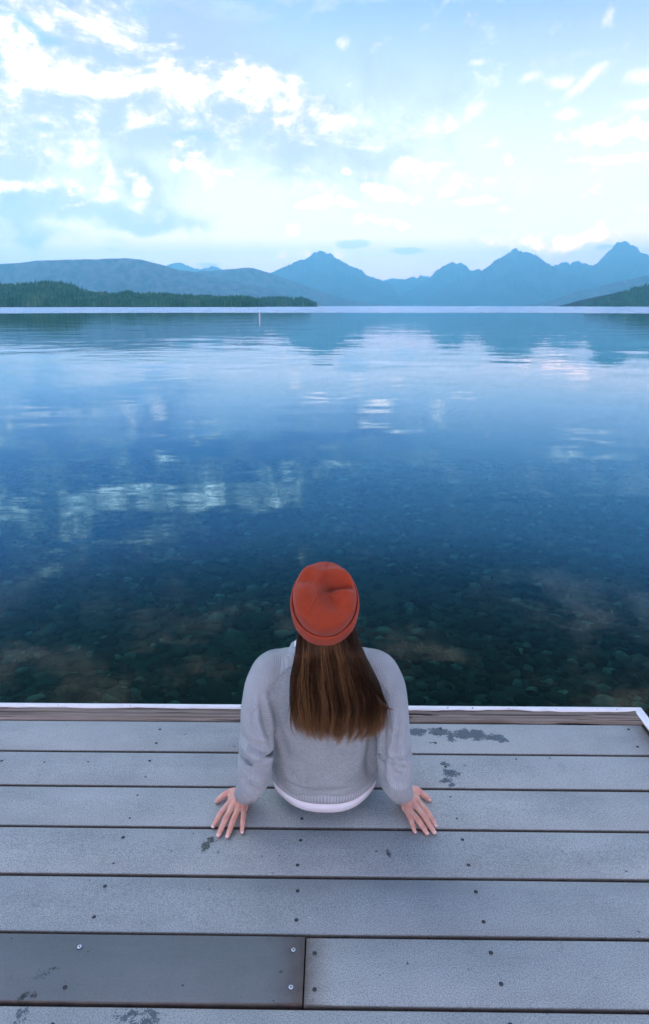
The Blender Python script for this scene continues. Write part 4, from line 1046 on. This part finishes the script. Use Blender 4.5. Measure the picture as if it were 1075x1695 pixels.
part('cuff', rib_tube('cuff', [(-.195, 1.456, .102), (-.209, 1.482, .067), (-.2225, 1.505, .041)], .0305, .0285, up=Vector((.3, 0, 1)), bulge=.003), m_rib, sweater)
part('cuff', rib_tube('cuff', [(.192, 1.457, .102), (.206, 1.484, .067), (.2190, 1.507, .041)], .0305, .0285, up=Vector((-.3, 0, 1)), bulge=.003), m_rib, sweater)
def band(name, rings, seg, amp, n_rib, lift=0.0, thick=.004):
    """open elliptical band; rings from top to bottom (cx,cy,cz,a,b,tilt)"""
    V, K = [], []; e = 2/2.08
    full = rings + [(r[0], r[1], r[2]+.001, r[3]-thick, r[4]-thick, r[5]) for r in rings[::-1]]
    for (cx, cy, cz, a, b_, tl) in full:
        for q in np.linspace(0, 2*math.pi, seg, endpoint=False):
            c_, s_ = math.cos(q), math.sin(q); k = 1 + amp*math.sin(q*n_rib)
            x = a*k*math.copysign(abs(c_)**e, c_); y = b_*k*math.copysign(abs(s_)**e, s_)
            wv = .0035*math.sin(q*3+1.0) + .002*math.sin(q*7) + lift*abs(c_)**2
            V.append((cx+x, cy+y*math.cos(tl), cz+y*math.sin(tl)+wv*.6)); K.append(q*n_rib)
    n = len(full); Fs = [(i*seg+j, i*seg+(j+1) % seg, (i+1)*seg+(j+1) % seg, (i+1)*seg+j) for i in range(n-1) for j in range(seg)]
    me = mesh_from(name, V, Fs, True); add_attr(me, 'knit', K); return me
part('hem_band', band('hem_band', [(0, 1.551, .090, .1480, .1240, -.13), (0, 1.553, .078, .1560, .1300, -.12), (0, 1.555, .064, .1545, .1290, -.10), (0, 1.556, .054, .1505, .1245, -.10)], 480, .0018, 120, .042), m_rib, sweater)
part('collar', band('collar', [(.0, 1.460, .5285, .0790, .053, -.20), (.0, 1.460, .5280, .0835, .056, -.20), (0, 1.460, .516, .0885, .060, -.2), (0, 1.461, .500, .096, .064, -.2)], 240, .006, 60, thick=.003), m_rib, sweater)
tee = part('tee_shirt', band('tee_shirt', [(0, 1.551, .110, .1450, .119, -.10), (0, 1.556, .070, .1450, .1205, -.08), (0, 1.559, .046, .1465, .1235, -.06), (0, 1.560, .032, .1475, .1260, -.04)], 200, 0, 1, .042, thick=.002), m_tee)
part('neckband', band('neckband', [(.0, 1.459, .540, .0715, .048, -.22), (.0, 1.459, .535, .0745, .051, -.22), (0, 1.460, .512, .078, .053, -.2)], 120, .002, 50, thick=.002), m_tee, tee)

# ---------------------------------------------------------------- beanie
TAU = R(42)
BC = Vector((.0006, 1.405, .657)); bu = Vector((1, 0, 0)); bw = Vector((0, math.cos(TAU), math.sin(TAU))); ba = Vector((0, -math.sin(TAU), math.cos(TAU)))
RU, RW = .0795, .0945
def bpt(u, w_, a): return BC + bu*u + bw*w_ + ba*a
PR = [(.000, .885, .018), (.05, .893, .034), (.12, .908, .052), (.24, .905, .074), (.40, .84, .092), (.55, .71, .101), (.70, .54, .108), (.84, .33, .111), (.94, .14, .111), (1.0, .0, .111)]
ps = np.array(PR); NA, NR = 300, 90
V, K = [], []
SEAMS = [R(d) for d in (228, 308, 140, 28, 85)]
DENTS = [(.030, .010, .026, .015, -.0062), (.050, .016, .020, .014, -.0040), (.008, .004, .014, .012, -.0040), (.016, -.030, .018, .024, -.0034), (-.042, .022, .022, .014, -.0034), (.052, -.024, .014, .024, .0022), (-.016, -.022, .014, .032, .0032),
          (.000, .030, .026, .012, .0042), (.032, .040, .028, .012, .0034), (.038, -.010, .022, .010, .0034), (-.052, -.008, .014, .034, .0024), (.045, -.048, .022, .012, -.0024), (.020, -.062, .034, .012, .0014), (-.030, -.052, .018, .024, -.0016), (-.036, .048, .024, .014, .0034)]
for i in range(NR+1):
    s_ = i/NR; rr = np.interp(s_, ps[:, 0], ps[:, 1]); aa = np.interp(s_, ps[:, 0], ps[:, 2])
    rr = (rr + np.interp(min(1, s_+.03), ps[:, 0], ps[:, 1]) + np.interp(max(0, s_-.03), ps[:, 0], ps[:, 1]))/3
    if i == NR: rr = 0.0
    for q in np.linspace(0, 2*math.pi, NA, endpoint=False):
        u = RU*rr*math.cos(q); w_ = RW*rr*math.sin(q) - .010*(aa/.11)**1.5; a_ = aa
        d = 0
        for (du, dw, su, sw, am) in DENTS: d += 3.8*am*math.exp(-((u-du)/su)**2-((w_-dw)/sw)**2)
        d *= min(1, s_*4)
        g = 0
        if s_ > .36:
            for sq in SEAMS:
                dq = (q-sq+math.pi) % (2*math.pi) - math.pi
                arc = dq*max(rr, .02)*.085
                e_ = min(1, (s_-.36)/.12)*min(1, (1.0-s_)/.12)
                g -= .0020*math.exp(-(arc/.0010)**2)*e_
                g += .0009*math.exp(-((abs(arc)-.0045)/.0032)**2)*e_*(.4+.6*rr)
        nrm = Vector((math.cos(q)*rr*1.1, math.sin(q)*rr*1.1, .25+ (1-rr)*1.4)).normalized()
        wv = .0010*noise.noise(Vector((math.cos(q)*3, math.sin(q)*3, s_*5)))
        p = bpt(u, w_, a_) + (bu*nrm.x + bw*nrm.y + ba*nrm.z)*(g+wv) + ba*d
        V.append(p); K.append(q*190)
Fs = [(i*NA+j, i*NA+(j+1) % NA, (i+1)*NA+(j+1) % NA, (i+1)*NA+j) for i in range(NR) for j in range(NA)]
me = mesh_from('beanie', V, Fs, True); add_attr(me, 'knit', K)
beanie = part('beanie', me, m_beanie)
# folded cuff
CP = [(.900, .030), (.922, .0395), (.955, .0425), (.985, .039), (1.0, .030), (1.008, .018), (1.006, .006), (1.0, -.006), (.985, -.012), (.955, -.0145), (.925, -.012), (.91, .0)]
cpn = []
for i in range(len(CP)-1):
    for k in range(3): cpn.append(tuple(np.array(CP[i])*(1-k/3)+np.array(CP[i+1])*k/3))
cpn.append(CP[-1]); V, K = [], []
for (r, a_) in cpn:
    for q in np.linspace(0, 2*math.pi, 240, endpoint=False):
        wv = .0012*noise.noise(Vector((math.cos(q)*2, math.sin(q)*2, 7))); wa = .0022*noise.noise(Vector((math.cos(q)*1.3+5, math.sin(q)*1.3, 3)))
        V.append(bpt((RU*r+wv)*math.cos(q), (RW*r+wv)*math.sin(q), a_+wa)); K.append(q*190)
Fs = [(i*240+j, i*240+(j+1) % 240, (i+1)*240+(j+1) % 240, (i+1)*240+j) for i in range(len(cpn)-1) for j in range(240)]
me = mesh_from('cuff_fold', V, Fs, True); add_attr(me, 'knit', K); part('cuff_fold', me, m_beanie, beanie)

# ---------------------------------------------------------------- hair
m_hair, t, b = material('brown_hair')
sh = t.attr('tone'); al = t.attr('along')
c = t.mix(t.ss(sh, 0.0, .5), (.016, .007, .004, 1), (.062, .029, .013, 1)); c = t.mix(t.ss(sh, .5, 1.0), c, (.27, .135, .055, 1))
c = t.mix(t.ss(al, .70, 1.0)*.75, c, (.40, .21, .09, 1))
t.put(b.inputs['Base Color'], c); t.put(b.inputs['Roughness'], .34); t.put(b.inputs['Specular IOR Level'], .45); t.put(b.inputs['Specular Tint'], (1.0, .72, .48, 1))
t.put(b.inputs['Anisotropic'], .6)
def edgeL(f): return np.interp(f, [0, .18, .38, .62, .85, 1.0], [-.0590, -.0660, -.0775, -.0800, -.0740, -.060])
def edgeR(f): return np.interp(f, [0, .18, .38, .62, .85, 1.0], [.068, .093, .1200, .1430, .1420, .118])
def hair_pt(s_, f, layer):
    """s_ -1..1 across the mass, f 0..1 down, layer 0 outside..1 inside"""
    x = edgeL(f) + (edgeR(f)-edgeL(f))*(s_+1)/2
    z = np.interp(f, [0, .2, .5, .8, 1], [.612, .545, .462, .378, .322])
    yb = np.interp(f, [0, .12, .3, .5, .8, 1], [1.3475, 1.3330, 1.3290, 1.3270, 1.3300, 1.3370])
    bulge = .020*(1-abs(s_)**2.2)*(1-.35*f)
    yy = yb - bulge + .016 + layer*.026*(1-.3*f)
    if f < .12:    # start on the curved nape under the cuff
        yy += .030*(s_*s_)*(1-f/.12)
    return Vector((x, yy, z))
NC = 150; clumps = []
for k in range(NC):
    s_ = random.uniform(-1, 1); ly = random.random()**1.4
    clumps.append((s_, ly, random.uniform(-1, 1), random.uniform(0, 6.28), random.uniform(.93, 1.04) - .07*max(0, abs(s_-.1)-.6), min(1, max(0, random.gauss(.44, .28) - ly*.45))))  # deeper clumps toned darker: shade inside the mass put into the colour
V, Fs, TN, AL = [], [], [], []; off = 0
SEGS = 15
def strand(pts, r0, tone):
    global off
    n = len(pts)
    for i, p in enumerate(pts):
        d = (pts[min(n-1, i+1)]-pts[max(0, i-1)]).normalized(); s1 = d.cross(Vector((0, 1, 0))).normalized(); s2 = s1.cross(d)
        f = i/(n-1); r = r0*(1 - .85*max(0, f-.6)/.4)
        for q in (math.pi/2, math.pi*7/6, math.pi*11/6):
            V.append(p + (s1*math.cos(q) - s2*math.sin(q))*r); TN.append(tone); AL.append(f)
    for i in range(n-1):
        for k in range(3): Fs.append((off+i*3+k, off+i*3+(k+1) % 3, off+(i+1)*3+(k+1) % 3, off+(i+1)*3+k))
    off += n*3
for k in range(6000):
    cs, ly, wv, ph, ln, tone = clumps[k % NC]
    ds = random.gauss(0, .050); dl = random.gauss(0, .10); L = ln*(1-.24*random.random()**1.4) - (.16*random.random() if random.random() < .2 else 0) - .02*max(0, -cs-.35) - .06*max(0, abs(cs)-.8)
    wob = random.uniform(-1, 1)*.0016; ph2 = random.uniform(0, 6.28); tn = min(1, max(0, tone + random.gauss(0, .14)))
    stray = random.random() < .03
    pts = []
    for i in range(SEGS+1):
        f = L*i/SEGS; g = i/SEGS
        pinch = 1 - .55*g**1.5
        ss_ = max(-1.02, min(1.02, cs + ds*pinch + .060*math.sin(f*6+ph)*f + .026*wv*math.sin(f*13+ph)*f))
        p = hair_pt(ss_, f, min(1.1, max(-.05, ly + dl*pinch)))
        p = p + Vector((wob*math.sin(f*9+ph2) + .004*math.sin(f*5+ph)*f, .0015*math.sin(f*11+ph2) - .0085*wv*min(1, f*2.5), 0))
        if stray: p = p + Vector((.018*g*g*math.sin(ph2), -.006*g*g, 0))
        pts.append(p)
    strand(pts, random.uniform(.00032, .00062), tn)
# the loose lock that flicks out over the right sleeve
for k in range(26):
    j = random.uniform(-1, 1); q0 = random.uniform(-.004, .004)
    base = [(.090, 1.338, .50), (.116, 1.334, .47), (.136, 1.330, .445), (.150, 1.330, .432), (.163+.004*j, 1.332, .4265+.002*j)]
    P_ = [Vector(base[0]).lerp(Vector(base[1]), 0)]; P_ = []
    for i in range(13):
        fi = i/12*(len(base)-1); a = min(int(fi), 3); P_.append(Vector(base[a]).lerp(Vector(base[a+1]), fi-a) + Vector((q0*(1-i/14), q0*.5, q0*.8*(1-i/14))))
    strand(P_, .00030, random.uniform(.05, .4))
me = mesh_from('hair', V, Fs, True); add_attr(me, 'tone', TN); add_attr(me, 'along', AL)
hair = part('hair', me, m_hair)
# solid core so nothing shows through between the locks
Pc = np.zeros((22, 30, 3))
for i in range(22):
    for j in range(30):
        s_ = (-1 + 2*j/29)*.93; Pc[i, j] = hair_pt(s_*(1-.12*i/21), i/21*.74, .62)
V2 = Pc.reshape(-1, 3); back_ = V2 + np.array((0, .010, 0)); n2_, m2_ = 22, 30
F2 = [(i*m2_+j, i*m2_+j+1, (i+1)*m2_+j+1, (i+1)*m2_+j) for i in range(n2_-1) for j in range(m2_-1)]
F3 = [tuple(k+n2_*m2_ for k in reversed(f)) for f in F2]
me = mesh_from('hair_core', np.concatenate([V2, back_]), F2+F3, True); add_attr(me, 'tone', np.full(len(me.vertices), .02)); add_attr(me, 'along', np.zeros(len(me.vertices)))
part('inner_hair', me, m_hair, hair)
